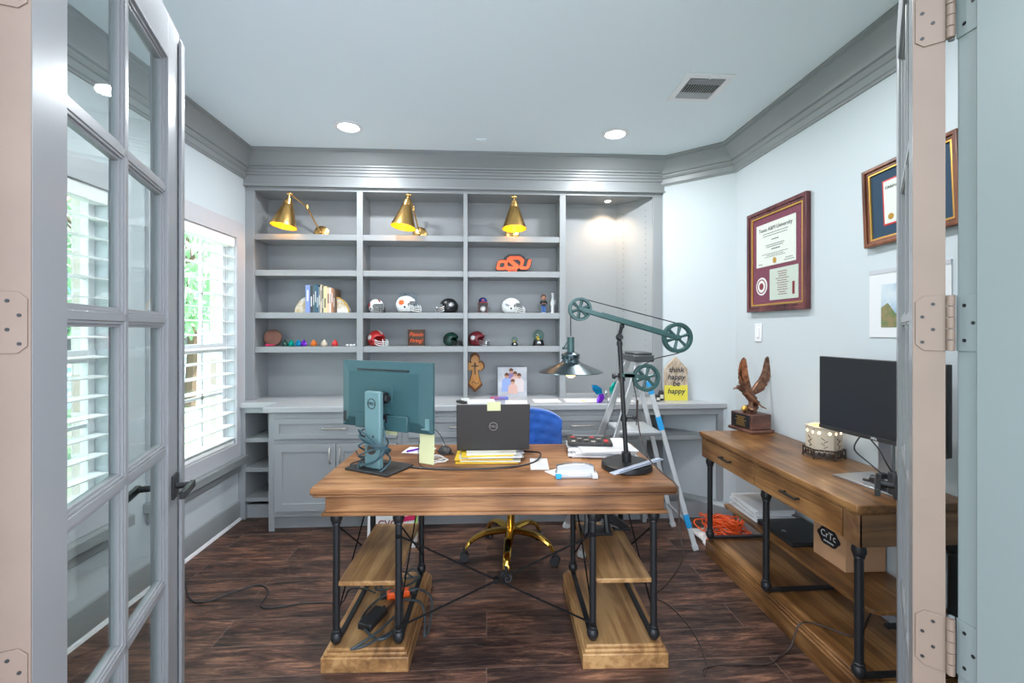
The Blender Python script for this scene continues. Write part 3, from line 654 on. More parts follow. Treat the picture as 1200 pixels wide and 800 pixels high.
nt_ = thing('sticky_note_strip', 'strip of pale yellow sticky notes hanging off the teal monitor corner', 'sticky notes', (-.495, 2.125, .77), -29)
m = MB(); m.box(.182, y+.021, z0-.085, .262, y+.0225, z0+.02); m.box(.178, y+.0225, z0-.14, .258, y+.024, z0-.055); m.build('note', 'sticky', nt_)
m = MB(); m.box(-.02, y+.021, z0-.028, .05, y+.0225, z0+.02); m.build('note', 'sticky', nt_)
# cables wound on the stand
cb = MB(); 
for k in range(6):
    random.seed(20+k); r1 = .062+.02*random.random(); zz = .03+.022*k; cb.tube([(r1*math.cos(t), -.03+(.045+.012*random.random())*math.sin(t), zz+.035*math.sin(t*1+k)+.01*random.random()) for t in [i*PI/4 for i in range(8)]], .0042, 7, closed=True)
cb.tube([(-.06, -.05, .16), (-.05, -.075, .19), (.0, -.08, .17), (.06, -.07, .13), (.075, -.03, .10), (.04, .03, .08)], .0042)
cb.tube([(.03, y-.03, .24), (.035, -.01, .21), (.06, -.03, .16), (.07, -.05, .10), (.03, -.07, .05), (-.05, -.065, .03)], .0048)
cb = cb.build('monitor_cable', 'cordt'); cb.location = MT.location; cb.rotation_euler = MT.rotation_euler; tag(cb, 'blue grey cable wound around the stand of the teal monitor', 'cable')
pg = MB(); pg.box(.022, y-.045, .215, .042, y-.02, .25); pg.build('cable_plug', 'blackp', MT)

MR = thing('monitor', 'black widescreen monitor standing on the console by the right wall', 'monitor', (1.625, 1.80, .77), -83)
# local x along the screen, local -y faces the room
z0, z1, hw = .18, .515, .272
m = MB(); m.box(-hw, -.02, z0, hw, 0, z1); m.box(-.2, 0, z0+.04, .2, .03, z1-.04); m.build('housing', 'blackp', MR, bev=.003)
sr = MB().box(-hw+.006, -.0215, z0+.018, hw-.006, -.0195, z1-.006).build('screen', 'screen', MR)
MB().box(-hw, -.0225, z0-.001, hw, -.019, z0+.016).build('bezel', 'darkp', MR, bev=.001)
text('DELL', .012, 'white', MR, (.0, -.0232, z0+.008))
m = MB(); m.box(-.03, .03, .012, .03, .05, .40); m.build('stand', 'silver', MR, bev=.004)
MB().box(-.12, -.10, 0, .14, .10, .010).build('stand_base', 'silver', MR, bev=.002)
hb = thing('headset', 'black folded headset lying on the foot of the console monitor', 'headset', (1.60, 1.70, .781), -83)
m = MB(); m.tube([(-.10, -.03, .01), (-.05, -.045, .02), (0, -.04, .028), (.05, -.02, .03)], .007); m.cyl((-.06, -.035, .025), (.03, -.03, .03), .018); m.build('band', 'blackp', hb)
m = MB(); m.box(-.035, -.05, 0, -.012, -.015, .06); m.build('clip', 'rubber', hb, bev=.004)
m = MB(); m.box(.03, -.07, 0, .055, .0, .085); m.build('clamp', 'rubber', hb, bev=.004)
wc = MB(); wc.tube([(1.585, 1.80, .96), (1.60, 1.77, .92), (1.60, 1.74, .88), (1.62, 1.72, .83), (1.64, 1.68, .80)], .003); wc.tube([(1.59, 1.85, .96), (1.57, 1.86, .90), (1.58, 1.80, .86), (1.60, 1.74, .82), (1.63, 1.70, .79)], .003)
tag(wc.build('monitor_cable', 'cordb'), 'thin black cables drooping below the console monitor', 'cable')

# ---------------------------------------------------------------- laptop on folders
random.seed(3); zz = .7705
cols = ['yellow', 'papery', 'yellow', 'papery', 'paper', 'yellow', 'papery']
labs = ['yellow folder at the very bottom of the stack under the laptop', 'cream paper folder second from bottom under the laptop', 'yellow folder in the middle of the laptop stack', 'cream papers just above the middle yellow folder under laptop', 'white papers under the topmost yellow folder of the laptop stack', 'yellow folder near the top of stack under the laptop', 'cream papers directly under the laptop']
for k in range(7):
    t = .006; x0 = .02+random.uniform(-.03, .03); y0_ = 2.30+random.uniform(-.02, .02)
    o = MB(); o.cb((0, 0, t/2), (.30-.01*k, .22, t)); o.cb((.155-.005*k, -.02, t-.001), (.02, .06, .001)); o = o.build('folder', cols[k], bev=.0006); o.location = (x0, y0_-.02, zz); o.rotation_euler = (0, 0, math.radians(random.uniform(-5, 5))); zz += t+.0004
    tag(o, labs[k], 'folder', 'folders stacked under the laptop')
LP = thing('laptop', 'dark grey open laptop with its lid facing the camera on yellow folders', 'laptop', (.033, 2.245, zz), 0)
MB().box(-.178, 0, 0, .178, .24, .018).build('base', 'darkp', LP, bev=.003)
Rl = rot('X', 10); o = MB(); o.M = Matrix.Translation((0, 0, .012)) @ Rl.to_4x4(); o.box(-.178, -.009, -.005, .178, 0, .225); lid = o.build('lid', 'darkp', LP, bev=.003)
o = MB(); o.M = Matrix.Translation((0, 0, .012)) @ Rl.to_4x4(); o.box(-.168, 0, .012, .168, .001, .215); o.build('screen', 'screen', LP)
pz = Matrix.Translation((0, 0, .012)) @ Rl.to_4x4() @ Vector((0, -.0095, .115)); dell_badge(lid, pz, (PI/2+math.radians(10), 0, 0), .021, 'silver')
o = MB(); o.M = Matrix.Translation((0, 0, .012)) @ Rl.to_4x4(); o.box(-.03, -.011, .195, .035, -.0095, .238); o = o.build('sticky_note', 'sticky'); o.location = LP.location; tag(o, 'pale yellow sticky note stuck over the laptop lid edge', 'sticky note')

# ---------------------------------------------------------------- things on the desk
def sheet(name, mt, x, y, z, w_, d, rz, label, cat='paper', t=.0012, group=None):
    o = MB(); o.box(-w_/2, -d/2, 0, w_/2, d/2, t); o = o.build(name, mt); o.location = (x, y, z); o.rotation_euler = (0, 0, math.radians(rz)); return tag(o, label, cat, group)
sheet('paper_sheet', 'paper', -.355, 2.43, .7705, .15, .12, -12, 'white paper under the purple pen behind the teal monitor')
pn_ = MB(); pn_.cyl((-.05, 0, .006), (.05, 0, .006), .0045); pn_.cyl((.05, 0, .006), (.06, 0, .006), .0045, .001); pn_ = pn_.build('pen', 'purple'); pn_.location = (-.375, 2.42, .772); pn_.rotation_euler = (0, 0, math.radians(40)); tag(pn_, 'purple pen lying on the white paper behind the teal monitor', 'pen')
sheet('note_paper', 'paper', .25, 2.155, .7705, .085, .18, -4, 'single blank white note lying alone on the middle of the desk')
ms = thing('computer_mouse', 'dark computer mouse on the desk left of the laptop', 'mouse', (-.215, 2.38, .77), 25)
MB().ball((0, 0, .008), (.033, .052, .028), 18, 12).build('shell', 'darkp', ms); MB().box(-.03, -.048, 0, .03, .048, .006).build('base', 'rubber', ms, bev=.002)
MB().cyl((-.004, .025, .034), (.004, .025, .034), .006).build('wheel', 'silver', ms)
tag(MB().tube([(-.21, 2.43, .775), (-.25, 2.45, .85), (-.30, 2.40, .90), (-.33, 2.30, .87), (-.33, 2.22, .80), (-.31, 2.15, .774), (-.25, 2.10, .774)], .002).build('mouse_cable', 'cordb'), 'thin dark cable arching up behind the sticky notes from the mouse', 'cable')
m = MB(); m.tube([(-.42, 2.18, .774), (-.33, 2.12, .774), (-.22, 2.09, .774), (-.08, 2.08, .774), (.05, 2.09, .774), (.16, 2.12, .774), (.24, 2.19, .775), (.27, 2.27, .79), (.22, 2.34, .78), (.16, 2.38, .776)], .0045)
m.tube([(-.59, 2.28, .774), (-.64, 2.18, .774), (-.50, 2.13, .79), (-.45, 2.10, .80)], .004); m.tube([(-.68, 2.42, .774), (-.60, 2.25, .775), (-.55, 2.16, .86), (-.51, 2.08, .93)], .004)
tag(m.build('power_cable', 'cordb'), 'long black cable running across the desk in front of the laptop', 'cable')
m = MB()
for q in range(4): random.seed(40+q); m.tube([(-.24+.05*math.cos(t)+random.uniform(-.02, .02), 2.23+.05*math.sin(t)+random.uniform(-.02, .02), .773+.004*q) for t in [i*PI/3 for i in range(6)]], .0018, closed=True)
tag(m.build('earphone_cable', 'white'), 'tangled thin white cable beside the mouse on the desk', 'cable')
# hole punch
hp = thing('hole_punch', 'silver three hole paper punch at the front edge of the desk', 'hole punch', (.388, 1.965, .77), -2)
MB().box(-.085, -.035, 0, .085, .045, .014).build('tray', 'silver', hp, bev=.003)
m = MB(); m.prism([(-.082, .016), (.082, .016), (.082, .045), (.05, .052), (0, .055), (-.05, .052), (-.082, .045)], .0, .028, 'y'); m.build('lever_cover', 'silver', hp, bev=.003)
m = MB(); m.box(-.09, -.022, .013, .09, .006, .022); m.build('punch_bar', 'alu', hp, bev=.002)
for x in (-.078, .078): MB().box(x-.012, -.04, .001, x+.012, -.02, .020).build('end_cap', 'bluet' if x < 0 else 'clearp', hp, bev=.002)
sheet('paper_sheet', 'paper', .335, 2.03, .7705, .12, .09, 30, 'white paper corner under the silver hole punch')
# papers and calculator
random.seed(12); zz = .7705
for k in range(6):
    lab = ['lowest white paper of the pile under the calculator', 'second white paper from the bottom of the calculator pile', 'third white paper from the bottom of the calculator pile', 'third white paper from the top of the calculator pile', 'second white paper from the top of the calculator pile', 'top white paper directly under the calculator'][k]
    sheet('paper_sheet', 'paper', .60+random.uniform(-.015, .015), 2.37+random.uniform(-.02, .02), zz, .33-.01*k, .27, random.uniform(-22, 6), lab, t=.006, group='papers stacked under the calculator'); zz += .0063
ca = thing('calculator', 'large dark desk calculator lying on the pile of papers', 'calculator', (.545, 2.40, zz), -8)
m = MB(); m.prism([(-.085, 0), (.085, 0), (.085, .022), (-.085, .018)], -.115, .115, 'x'); m.build('body', 'darkp', ca, bev=.004)
m = MB(); m.cb((0, .062, .0225), (.17, .025, .002), rot('X', 1.3)); m.build('display', 'silver', ca)
for r_ in range(4):
    for c_ in range(6): m = MB(); m.cb((-.085+c_*.034, -.06+r_*.026, .021+r_*.0006), (.022, .015, .005), rot('X', 1.3)); m.build('key', 'red' if (r_, c_) in ((0, 5), (3, 0), (1, 5), (3, 3)) else ('rubber' if (r_+c_) % 3 else 'nickel'), ca, bev=.001)
rl = MB(); rl.box(-.15, -.017, 0, .15, .017, .003); rl = rl.build('ruler', mat('milky clear plastic', (.55, .60, .72), .15, trans=.35)); rl.location = (.665, 1.975, .8065); rl.rotation_euler = (0, math.radians(-4), math.radians(28)); tag(rl, 'clear plastic ruler leaning over the round lamp foot', 'ruler')
MB().box(-.12, -.015, .003, .14, -.009, .0035).build('scale_marks', 'navy', rl)

# ---------------------------------------------------------------- pulley desk lamp
PLm = thing('desk_lamp', 'industrial pulley desk lamp with three wheels on the desk right side', 'lamp', (.647, 2.07, .77), 0)
def W2(x, z, y=2.07): return Vector((x-.647, y-2.07, z-.77))
MB().lathe([(.001, 0), (.113, 0), (.116, .006), (.114, .024), (.106, .031), (.03, .032), (.001, .032)], n=48).build('foot', 'black', PLm, smooth=30)
m = MB(); m.cyl((0, 0, .03), (-.003, 0, .075), .021, n=20); m.cyl((-.003, 0, .07), W2(.613, 1.36), .0105, n=16)
for z, r in ((.225, .016), (.235, .013), (.41, .016), (.43, .016), (.575, .014)): m.cyl((-.035*z/.6-.0, 0, z-.008), (-.035*z/.6, 0, z+.008), r)
m.cyl((-.012, 0, .232), (.035, 0, .232), .005); m.ball((.035, 0, .232), .010); m.cyl((-.062, 0, .425), (-.02, 0, .425), .006); m.cyl((-.066, 0, .425), (-.054, 0, .425), .013)
m.build('pole', 'black', PLm)
m = MB(); m.ball(W2(.613, 1.375), .017); m.cyl(W2(.613, 1.375, 2.045), W2(.613, 1.375, 2.095), .011); m.tube([W2(.613, 1.385), W2(.62, 1.41), W2(.625, 1.43)], .009); m.ball(W2(.625, 1.425), .012); m.build('joint', 'black', PLm)
def wheel(c, r, name='pulley_wheel'):
    o = MB(); c = Vector(c); n = 36
    o.M = Matrix.Translation(c) @ rot('X', 90).to_4x4()
    o.lathe([(r*.74, -.007), (r*.80, -.012), (r*.98, -.012), (r, -.010), (r*.93, 0), (r, .010), (r*.98, .012), (r*.80, .012), (r*.74, .007), (r*.74, -.007)], n=n, cap=False)
    for k in range(6): a = PI/3*k+.3; o.cyl((0, 0, 0), (r*.77*math.cos(a), r*.77*math.sin(a), 0), .0055, .0085, n=8)
    o.cyl((0, 0, -.014), (0, 0, .014), r*.2, n=18); o.cyl((0, 0, -.018), (0, 0, .018), .006, n=10)
    return o.build(name, 'teal', PLm, smooth=35)
A_, B_, C_ = (.429, 1.504), (.886, 1.372), (.738, 1.187)
wheel(W2(*A_), .054); wheel(W2(*B_), .071); wheel(W2(*C_), .064)
d = Vector((B_[0]-A_[0], 0, B_[1]-A_[1])); ang = math.degrees(math.atan2(-d.z, d.x)); mid = (W2(*A_)+W2(*B_))/2
o = MB()
for yy in (-.02, .02): o.cb(mid+Vector((0, yy, 0)), (d.length, .004, .019), rot('Y', ang))
o.cb(mid+Vector((.02, 0, 0)), (d.length*.66, .036, .017), rot('Y', ang))
for q in (A_, B_): o.cyl(W2(*q)+Vector((0, -.025, 0)), W2(*q)+Vector((0, .025, 0)), .008)
o.build('arm', 'teal', PLm, bev=.001)
o = MB(); bz = 1.20
for yy in (-.018, .018): o.cb(((.635+.738)/2-.647, yy, (bz+1.19)/2-.77), (.13, .004, .017), rot('Y', 6))
o.cb((.655-.647, 0, bz-.77), (.05, .04, .02)); o.build('lower_bracket', 'teal', PLm, bev=.001)
nA = Vector((d.z, 0, -d.x)).normalized()*-1
o = MB(); o.tube([W2(A_[0]-.05, A_[1]-.11), W2(A_[0]-.052, A_[1]+.0)], .0022)
R_ = MB(); sx = .386
R_.tube([W2(sx, 1.38), W2(sx, 1.46), W2(A_[0]-.04, 1.52), W2(A_[0]-.02, 1.55), W2(A_[0]+.01, 1.555), W2(A_[0]+.06, 1.54), W2(B_[0]-.02, B_[1]+.072), W2(B_[0]+.04, B_[1]+.055), W2(B_[0]+.071, B_[1]), W2(B_[0]+.05, B_[1]-.048), W2(B_[0]+.0, B_[1]-.073), W2(C_[0]+.05, C_[1]+.09), W2(C_[0]-.0, C_[1]+.066), W2(C_[0]-.05, C_[1]+.04), W2(C_[0]-.06, C_[1]-.02), W2(C_[0]-.045, C_[1]-.1), W2(C_[0]-.045, C_[1]-.22)], .0024, k=8)
R_.build('pulley_cord', 'black', PLm)
o = MB(); S0 = W2(sx, 1.375); o.cyl(S0, S0+Vector((0, 0, -.07)), .0165, n=20); o.cyl(S0+Vector((-.035, 0, -.052)), S0, .003); o.cyl(S0+Vector((-.03, 0, -.05)), S0+Vector((-.015, 0, -.05)), .004); o.ball(S0+Vector((-.033, 0, -.05)), .007); o.build('socket', 'teal', PLm)
MB().lathe([(.018, -.068), (.030, -.072), (.042, -.078), (.043, -.086), (.036, -.090), (.036, -.104), (.041, -.108), (.041, -.113), (.050, -.117), (.146, -.158), (.148, -.161), (.144, -.161), (.048, -.121), (.018, -.074)], S0, 48, cap=False).build('shade', mat('dark blued steel', (.05, .075, .085), .28, .7), PLm, smooth=30)
k_ = MB()
for q in range(3): a = q*2.1+.4; k_.ball(S0+Vector((.042*math.cos(a), .042*math.sin(a), -.097)), .006, 8, 6)
k_.build('thumb_screw', 'black', PLm)
MB().lathe([(.013, -.10), (.018, -.115), (.031, -.145), (.033, -.158), (.027, -.172), (.012, -.184), (.001, -.187)], S0, 20).build('bulb', 'bulb', PLm)
l = bpy.data.lights.new('desk lamp bulb', 'POINT'); l.energy = .8; l.color = (1, .7, .4); l.shadow_soft_size = .03
lo = bpy.data.objects.new('desk_lamp_light', l); COL.objects.link(lo); lo.parent = PLm; lo.location = S0+Vector((0, 0, -.215))
o = MB(); o.tube([W2(C_[0]-.045, C_[1]-.1, 2.05), W2(.693, 1.0, 2.05), W2(.690, .93, 2.0), (.71-.647, -.12, .075), (.735-.647, -.20, .04), (.765-.647, -.273, .012), (.770-.647, -.285, -.05), (.775-.647, -.28, -.16), (.80-.647, -.25, -.30), (.83-.647, .0, -.55), (.86-.647, .28, -.765)], .0032)
o.tube([(.86-.647, .28, -.7665), (.93-.647, .20, -.7665), (.96-.647, 0, -.7665), (.93-.647, -.18, -.7665), (.885-.647, -.27, -.7665)], .0032)
o = o.build('lamp_cord', 'cordbr', PLm)
o = MB(); o.tube([(.885, 1.80, .004), (.90, 1.84, .004), (1.0, 1.86, .004), (1.18, 1.85, .004), (1.26, 1.89, .006), (1.33, 1.92, .02), (1.375, 1.93, .11), (1.45, 1.93, .112), (1.55, 1.84, .112), (1.62, 1.88, .112), (1.75, 1.98, .115), (1.795, 2.0, .14)], .0035)
tag(o.build('extension_cord', 'cordbr'), 'thin dark cord crossing the floor and the console plinth to the right wall', 'cord')

# ---------------------------------------------------------------- console along the right wall
CO = thing('console_table', 'long brown wooden console desk with black pipe legs along the right wall', 'console table', (1.58, 2.19, 0), 0)
X0, X1, Y0, Y1 = -.225, .222, -.605, .61
m = MB(); m.box(X0-.012, Y0-.006, .742, X1, Y1+.006, .77); m.box(X0-.006, Y0, .732, X1, Y1, .742); m.build('console_top', 'conswood', CO, bev=.004)
m = MB(); m.box(X0+.012, Y0+.01, .614, X1, Y1-.01, .732); m.build('carcass', 'conswood', CO, bev=.002)
m = MB(); m.box(X0+.004, Y0, .614, X1, Y0+.012, .732); m.box(X0+.002, Y0, .612, X0+.014, Y0+.075, .732); m.build('end_panel', 'consend', CO, bev=.002)
m = MB(); m.box(X0+.002, Y1-.05, .612, X0+.014, Y1, .732); m.build('end_panel', 'conswood', CO, bev=.002)
for a, b in ((-.525, .040), (.050, .56)):
    d_ = MB().box(X0+.0, a, .618, X0+.016, b, .728).build('drawer', 'conswood', CO, bev=.002); h_ = MB(); c_ = (a+b)/2
    h_.box(X0-.028, c_-.055, .672, X0-.018, c_+.055, .68); h_.box(X0-.02, c_-.05, .672, X0, c_-.04, .68); h_.box(X0-.02, c_+.04, .672, X0, c_+.05, .68); h_.build('handle', 'black', d_, bev=.0015)
for y in (-.565, .0, .57):
    for x in (X0+.035, X1-.04): pipe_leg(CO, x, y, .105, .614, .0155)
    m = MB(); m.box(X0+.035, y-.012, .112, X1-.04, y+.012, .122); m.box(X0+.14, y-.01, .292, X1-.04, y+.01, .303); m.build('stretcher', 'black', CO)
m = MB(); m.box(X0+.025, Y0+.02, 0, X1, Y1, .085); m.box(X0+.037, Y0+.032, .085, X1, Y1-.01, .095); m.box(X0+.045, Y0+.04, .095, X1, Y1-.02, .105); m.build('plinth', 'conswood', CO, bev=.003)
r_ = .05; pts = [(X0+.13, Y1-.03), (X1-.005, Y1-.03), (X1-.005, Y0+.09)]+[(X0+.13+r_-r_*math.sin(t), Y0+.09+r_-r_*math.cos(t)) for t in [i*PI/12 for i in range(0, 7)]]
MB().prism(pts, .303, .320).build('shelf', 'conswood', CO, bev=.002)
# things on the console
EG = thing('eagle_trophy', 'bronze eagle trophy with raised wings on a dark wooden block', 'trophy', (1.675, 2.80, .77), -12)
ER = rot('Z', -68).to_4x4(); m = MB(); m.M = ER; m.box(-.105, -.085, 0, .105, .085, .02); m.box(-.092, -.072, .02, .092, .072, .115); bs = m.build('base', 'darkwood', EG, bev=.006, seg=3)
pq = MB(); pq.M = ER; pq = pq.box(-.075, -.0745, .03, .075, -.0715, .108).build('plaque', 'blackp', EG)
q_ = MB(); q_.M = ER
random.seed(9)
for k in range(6): ww = random.uniform(.03, .05); q_.box(-ww, -.0755, .038+k*.0105, ww, -.0743, .042+k*.0105)
q_.build('engraving', 'goldleaf', pq)
m = MB()
for k in range(16): random.seed(60+k); a = random.random()*6.3; r = random.uniform(.005, .04); m.ball((r*math.cos(a), r*math.sin(a)*.7, .118+random.uniform(0, .025)), (.024, .02, .016), 8, 6, Euler((random.random()*3, random.random()*3, 0)).to_matrix())
rk = m.build('rock', 'bronze', EG, smooth=20)
MB().ball((-.045, -.02, .142), (.016, .014, .022), 10, 8, rot('Y', 40)).build('gilt_shell', 'goldleaf', EG)
m = MB(); m.tube([(-.085, 0, .268), (-.07, 0, .272), (-.05, 0, .258), (-.02, 0, .235), (.01, 0, .20), (.035, 0, .175), (.06, 0, .16)], [.006, .014, .017, .026, .028, .018, .006], 12)
m.tube([(-.079, 0, .268), (-.097, 0, .266), (-.103, 0, .256)], (.008, .002), 8)
for y in (-.012, .012): m.tube([(.005, y, .20), (0, y, .165), (-.01, y, .145)], (.013, .006), 8)
for k in range(5): m.cb((.07+.004*abs(k-2)*-1, (k-2)*.009, .153), (.05, .009, .004), rot('Y', 30) @ rot('Z', (k-2)*8))
m.build('body', 'bronze', EG, smooth=50)
def wing(sgn, ax, lean):
    o = MB(); root = Vector((.0, .012*sgn, .225)); 
    for row, (cnt, L0, L1) in enumerate(((11, .12, .17), (9, .085, .12), (8, .055, .08))):
        for k in range(cnt):
            t = k/(cnt-1); base = root+Vector((ax*.10*t+.0, lean*.07*t, .01+.13*t-.03*t*t))
            aa = math.radians(20+62*t); dr = Vector((ax*math.cos(aa)*1.0, lean*.3, math.sin(aa))).normalized(); Ln = (L0+(L1-L0)*math.sin(t*PI*.8+.3))*(.75+.25*t)
            side = dr.cross(Vector((0, 1, 0))).normalized(); wd = .019; up = Vector((0, -.003-.003*row, 0))
            P_l = [base-side*wd*.6, base+dr*Ln*.5-side*wd, base+dr*Ln*.9-side*wd*.6, base+dr*Ln, base+dr*Ln*.9+side*wd*.6, base+dr*Ln*.5+side*wd, base+side*wd*.6]
            n_ = len(P_l); o.add([p+up for p in P_l]+[p+up+Vector((0, .003, 0)) for p in P_l], [tuple(range(n_)), tuple(range(n_, 2*n_))[::-1]]+[(i, (i+1) % n_, n_+(i+1) % n_, n_+i) for i in range(n_)])
    o.tube([root, root+Vector((ax*.05, lean*.03, .075)), root+Vector((ax*.105, lean*.07, .125))], (.014, .007), 8)
    return o.build('wing', 'bronze', EG, smooth=20)
wing(-1, -.55, -.6); wing(1, 1.0, .4)
CW = thing('candle_warmer', 'cream ceramic tea light holder with lit holes on a scrolled metal stand', 'candle holder', (1.70, 2.205, .77), 25)
hexa = lambda r: [(r*math.cos(PI/3*i), r*math.sin(PI/3*i)) for i in range(6)]
m = MB(); m.ring(hexa(.078), hexa(.07), .035, .15); m.prism(hexa(.078), .03, .036); m.ring(hexa(.082), hexa(.066), .148, .156); bd = m.build('pot', 'cream', CW, bev=.002)
g = MB(); z_ = MB()
for i in range(6):
    a = PI/3*(i+.5); n_ = Vector((math.cos(a), math.sin(a), 0)); t_ = Vector((-n_.y, n_.x, 0)); c = n_*.0677
    for q in (-1, 1): p = c+t_*q*.022+Vector((0, 0, .128)); g.cyl(p-n_*.002, p+n_*.0015, .0065, n=12)
    for q in range(4): z_.cb(c+n_*.001+t_*(.006*(-1)**q)+Vector((0, 0, .06+q*.013)), (.002, .02, .003), rot('Z', math.degrees(a)) @ rot('X', 35*(-1)**q))
g.build('lit_hole', 'glow', bd); z_.build('carving', 'brownwood', bd)
m = MB(); H_ = hexa(.088)
for z in (.012, .045): m.tube([(x, y, z) for x, y in H_], .003, closed=True, smooth=False)
for i in range(6):
    a, b = Vector((*H_[i], 0)), Vector((*H_[(i+1) % 6], 0)); m.cyl(a, a+Vector((0, 0, .048)), .0035, n=8); m.ball(a+Vector((0, 0, .004)), .006, 8, 6)
    for q in range(4): c = a.lerp(b, (q+.5)/4); tt = (b-a).normalized(); m.tube([c+tt*.010*math.cos(u)+Vector((0, 0, .028+.014*math.sin(u))) for u in [j*PI/4 for j in range(8)]], .0018, 5, closed=True, k=2)
m.build('metal_stand', mat('dark bronze wire', (.06, .04, .03), .4, .7), CW)
l = bpy.data.lights.new('warmer lamp', 'POINT'); l.energy = .5; l.color = (1, .65, .35); l.shadow_soft_size = .02; lo = bpy.data.objects.new('candle_warmer_light', l); COL.objects.link(lo); lo.location = (1.70, 2.205, .945)
# under the console
random.seed(31); zz = .3205
pl_ = ['lowest sheaf of white printer paper on the console shelf', 'second sheaf of white printer paper from the shelf', 'middle sheaf of white printer paper on the console shelf', 'second sheaf of printer paper from the top', 'topmost sheaf of white printer paper on the console shelf']
for k in range(5): sheet('paper_sheaf', 'paper', 1.645+random.uniform(-.015, .015), 2.64+random.uniform(-.015, .015), zz, .22, .28, random.uniform(-6, 10), pl_[k], 'paper', .012, 'printer paper on the console shelf'); zz += .0123
bt = thing('laptop', 'closed black laptop lying on the lower shelf of the console', 'laptop', (1.655, 2.33, .3205), 0)
MB().box(-.13, -.14, 0, .13, .155, .012).build('base', 'blackp', bt, bev=.003); MB().box(-.13, -.14, .0125, .13, .155, .022).build('lid', 'blackp', bt, bev=.003); MB().cyl((-.08, .0, .022), (-.08, 0, .0228), .012).build('logo', 'silver', bt)
bx = thing('cardboard_box', 'brown cardboard box with black scalloped label on the console shelf', 'box', (1.70, 2.05, .3205), 0)
MB().box(-.095, -.10, 0, .095, .10, .19).build('carton', 'cardboard', bx, bev=.002); MB().box(-.096, -.004, .05, .096, .004, .191).build('tape', 'cardboard', bx)
lb = MB(); pts = []
for i in range(48): t = 2*PI*i/48; r = 1+.10*math.cos(6*t)*.6; pts.append((.068*r*math.cos(t), .115+.042*r*math.sin(t)))
lb.prism(pts, -.0975, -.0955, 'x'); lb = lb.build('chalk_label', 'blackp', bx)
text('CrTc', .045, 'white', lb, (-.0982, 0, .122), (PI/2, 0, -PI/2), .0003); 
q_ = MB()
for k in range(7): q_.box(-.0985, -.032+k*.009, .088, -.0975, -.027+k*.009, .095)
q_.build('lettering', 'white', lb)
# orange cord heap
cg = thing('cord_heap', 'tangled orange extension cord heaped on white cloth at the console end', 'extension cord', (1.60, 2.99, 0))
m = MB(); random.seed(77)
for k in range(26):
    cx, cy = random.uniform(-.05, .05), random.uniform(-.04, .04); R = Euler((random.uniform(-.35, .35), random.uniform(-.35, .35), random.uniform(0, 6))).to_matrix(); rx, ry = random.uniform(.06, .14), random.uniform(.04, .10); hz = .05+.085*k/26
    P = []
    for j in range(9): t = 2*PI*j/9; v = R @ Vector((rx*math.cos(t), ry*math.sin(t), random.uniform(-.015, .015))); P.append((max(-.19, min(.17, cx+v.x)), max(-.13, min(.13, cy+v.y)), max(.03, hz+v.z)))
    m.tube(P, .0048, 6, closed=True, k=4)
m.build('cord', 'orange', cg); MB().box(-.17, -.135, .03, -.12, -.10, .06).build('plug', 'orange', cg, bev=.006)
m = MB(); nn = 14; V_ = []; random.seed(8)
for j in range(nn):
    for i in range(nn): u, v = i/(nn-1)*2-1, j/(nn-1)*2-1; V_.append((u*.18+random.uniform(-.01, .01), v*.135, .012+.055*max(0, 1-u*u*.8-v*v*.8)*random.uniform(.5, 1.1)))
m.add(V_, [(j*nn+i, j*nn+i+1, (j+1)*nn+i+1, (j+1)*nn+i) for j in range(nn-1) for i in range(nn-1)]); cl_ = m.build('cloth', 'cloth', smooth=180, sub=1); cl_.location = (1.60, 2.99, 0); tag(cl_, 'crumpled white cloth bag under the orange extension cord', 'cloth'); sd = cl_.modifiers.new('s', 'SOLIDIFY'); sd.thickness = .01

# ---------------------------------------------------------------- step ladder
SLd = thing('step_ladder', 'aluminium folding step ladder standing behind the desk', 'step ladder', (0, 0, 0))
A1, B1, C1, D1_ = Vector((.585, 2.79, 0)), Vector((.565, 3.21, 0)), Vector((1.335, 2.84, 0)), Vector((1.335, 3.19, 0)); TA, TB, TC, TD = Vector((1.0, 2.92, 1.22)), Vector((.985, 3.10, 1.22)), Vector((1.03, 2.92, 1.16)), Vector((1.03, 3.10, 1.16))
def rail(a, b, wd, th, m_, name):
    o = MB(); d = (b-a); L_ = d.length; q = d.to_track_quat('Z', 'Y').to_matrix(); x = Vector((d.x, 0, d.z)).normalized(); side = x.cross(Vector((0, 1, 0))).normalized(); yy = d.normalized().cross(side).normalized()
    R = Matrix((side, yy, d.normalized())).transposed(); o.cb(a+d/2, (wd, th, L_), R); r = o.build(name, m_, SLd, bev=.003)
    f = MB(); f.cb(a+d.normalized()*.012, (wd*1.15, th*1.3, .035), R); f.build('foot', 'clearp', r, bev=.002); return r
for z in (0,): pass
up = Vector((0, 0, .006))
rail(A1+up, TA, .042, .02, 'alu', 'front_rail'); rail(B1+up, TB, .042, .02, 'alu', 'front_rail'); rc = rail(C1+up, TC, .03, .018, 'clearp', 'rear_rail'); rail(D1_+up, TD, .03, .018, 'clearp', 'rear_rail')
def at(a, b, z): t = (z-a.z)/(b.z-a.z); return a.lerp(b, t)
for z in (.25, .52):
    p, q = at(A1, TA, z), at(B1, TB, z); o = MB(); o.box(p.x-.01, p.y, z-.012, p.x+.11, q.y, z+.012); o.build('step', 'treadg', SLd, bev=.003)
p, q = at(A1, TA, .76), at(B1, TB, .76); o = MB(); o.box(p.x-.0, p.y-.04, .735, p.x+.27, q.y+.01, .752); o.build('platform', 'treadg', SLd, bev=.004)
o = MB(); o.box(p.x+.008, p.y-.032, .752, p.x+.262, q.y+.002, .762)
for k in range(12): o.box(p.x+.012+k*.021, p.y-.028, .762, p.x+.022+k*.021, q.y-.002, .765)
o.build('platform_tread', 'clearp', SLd, bev=.001)
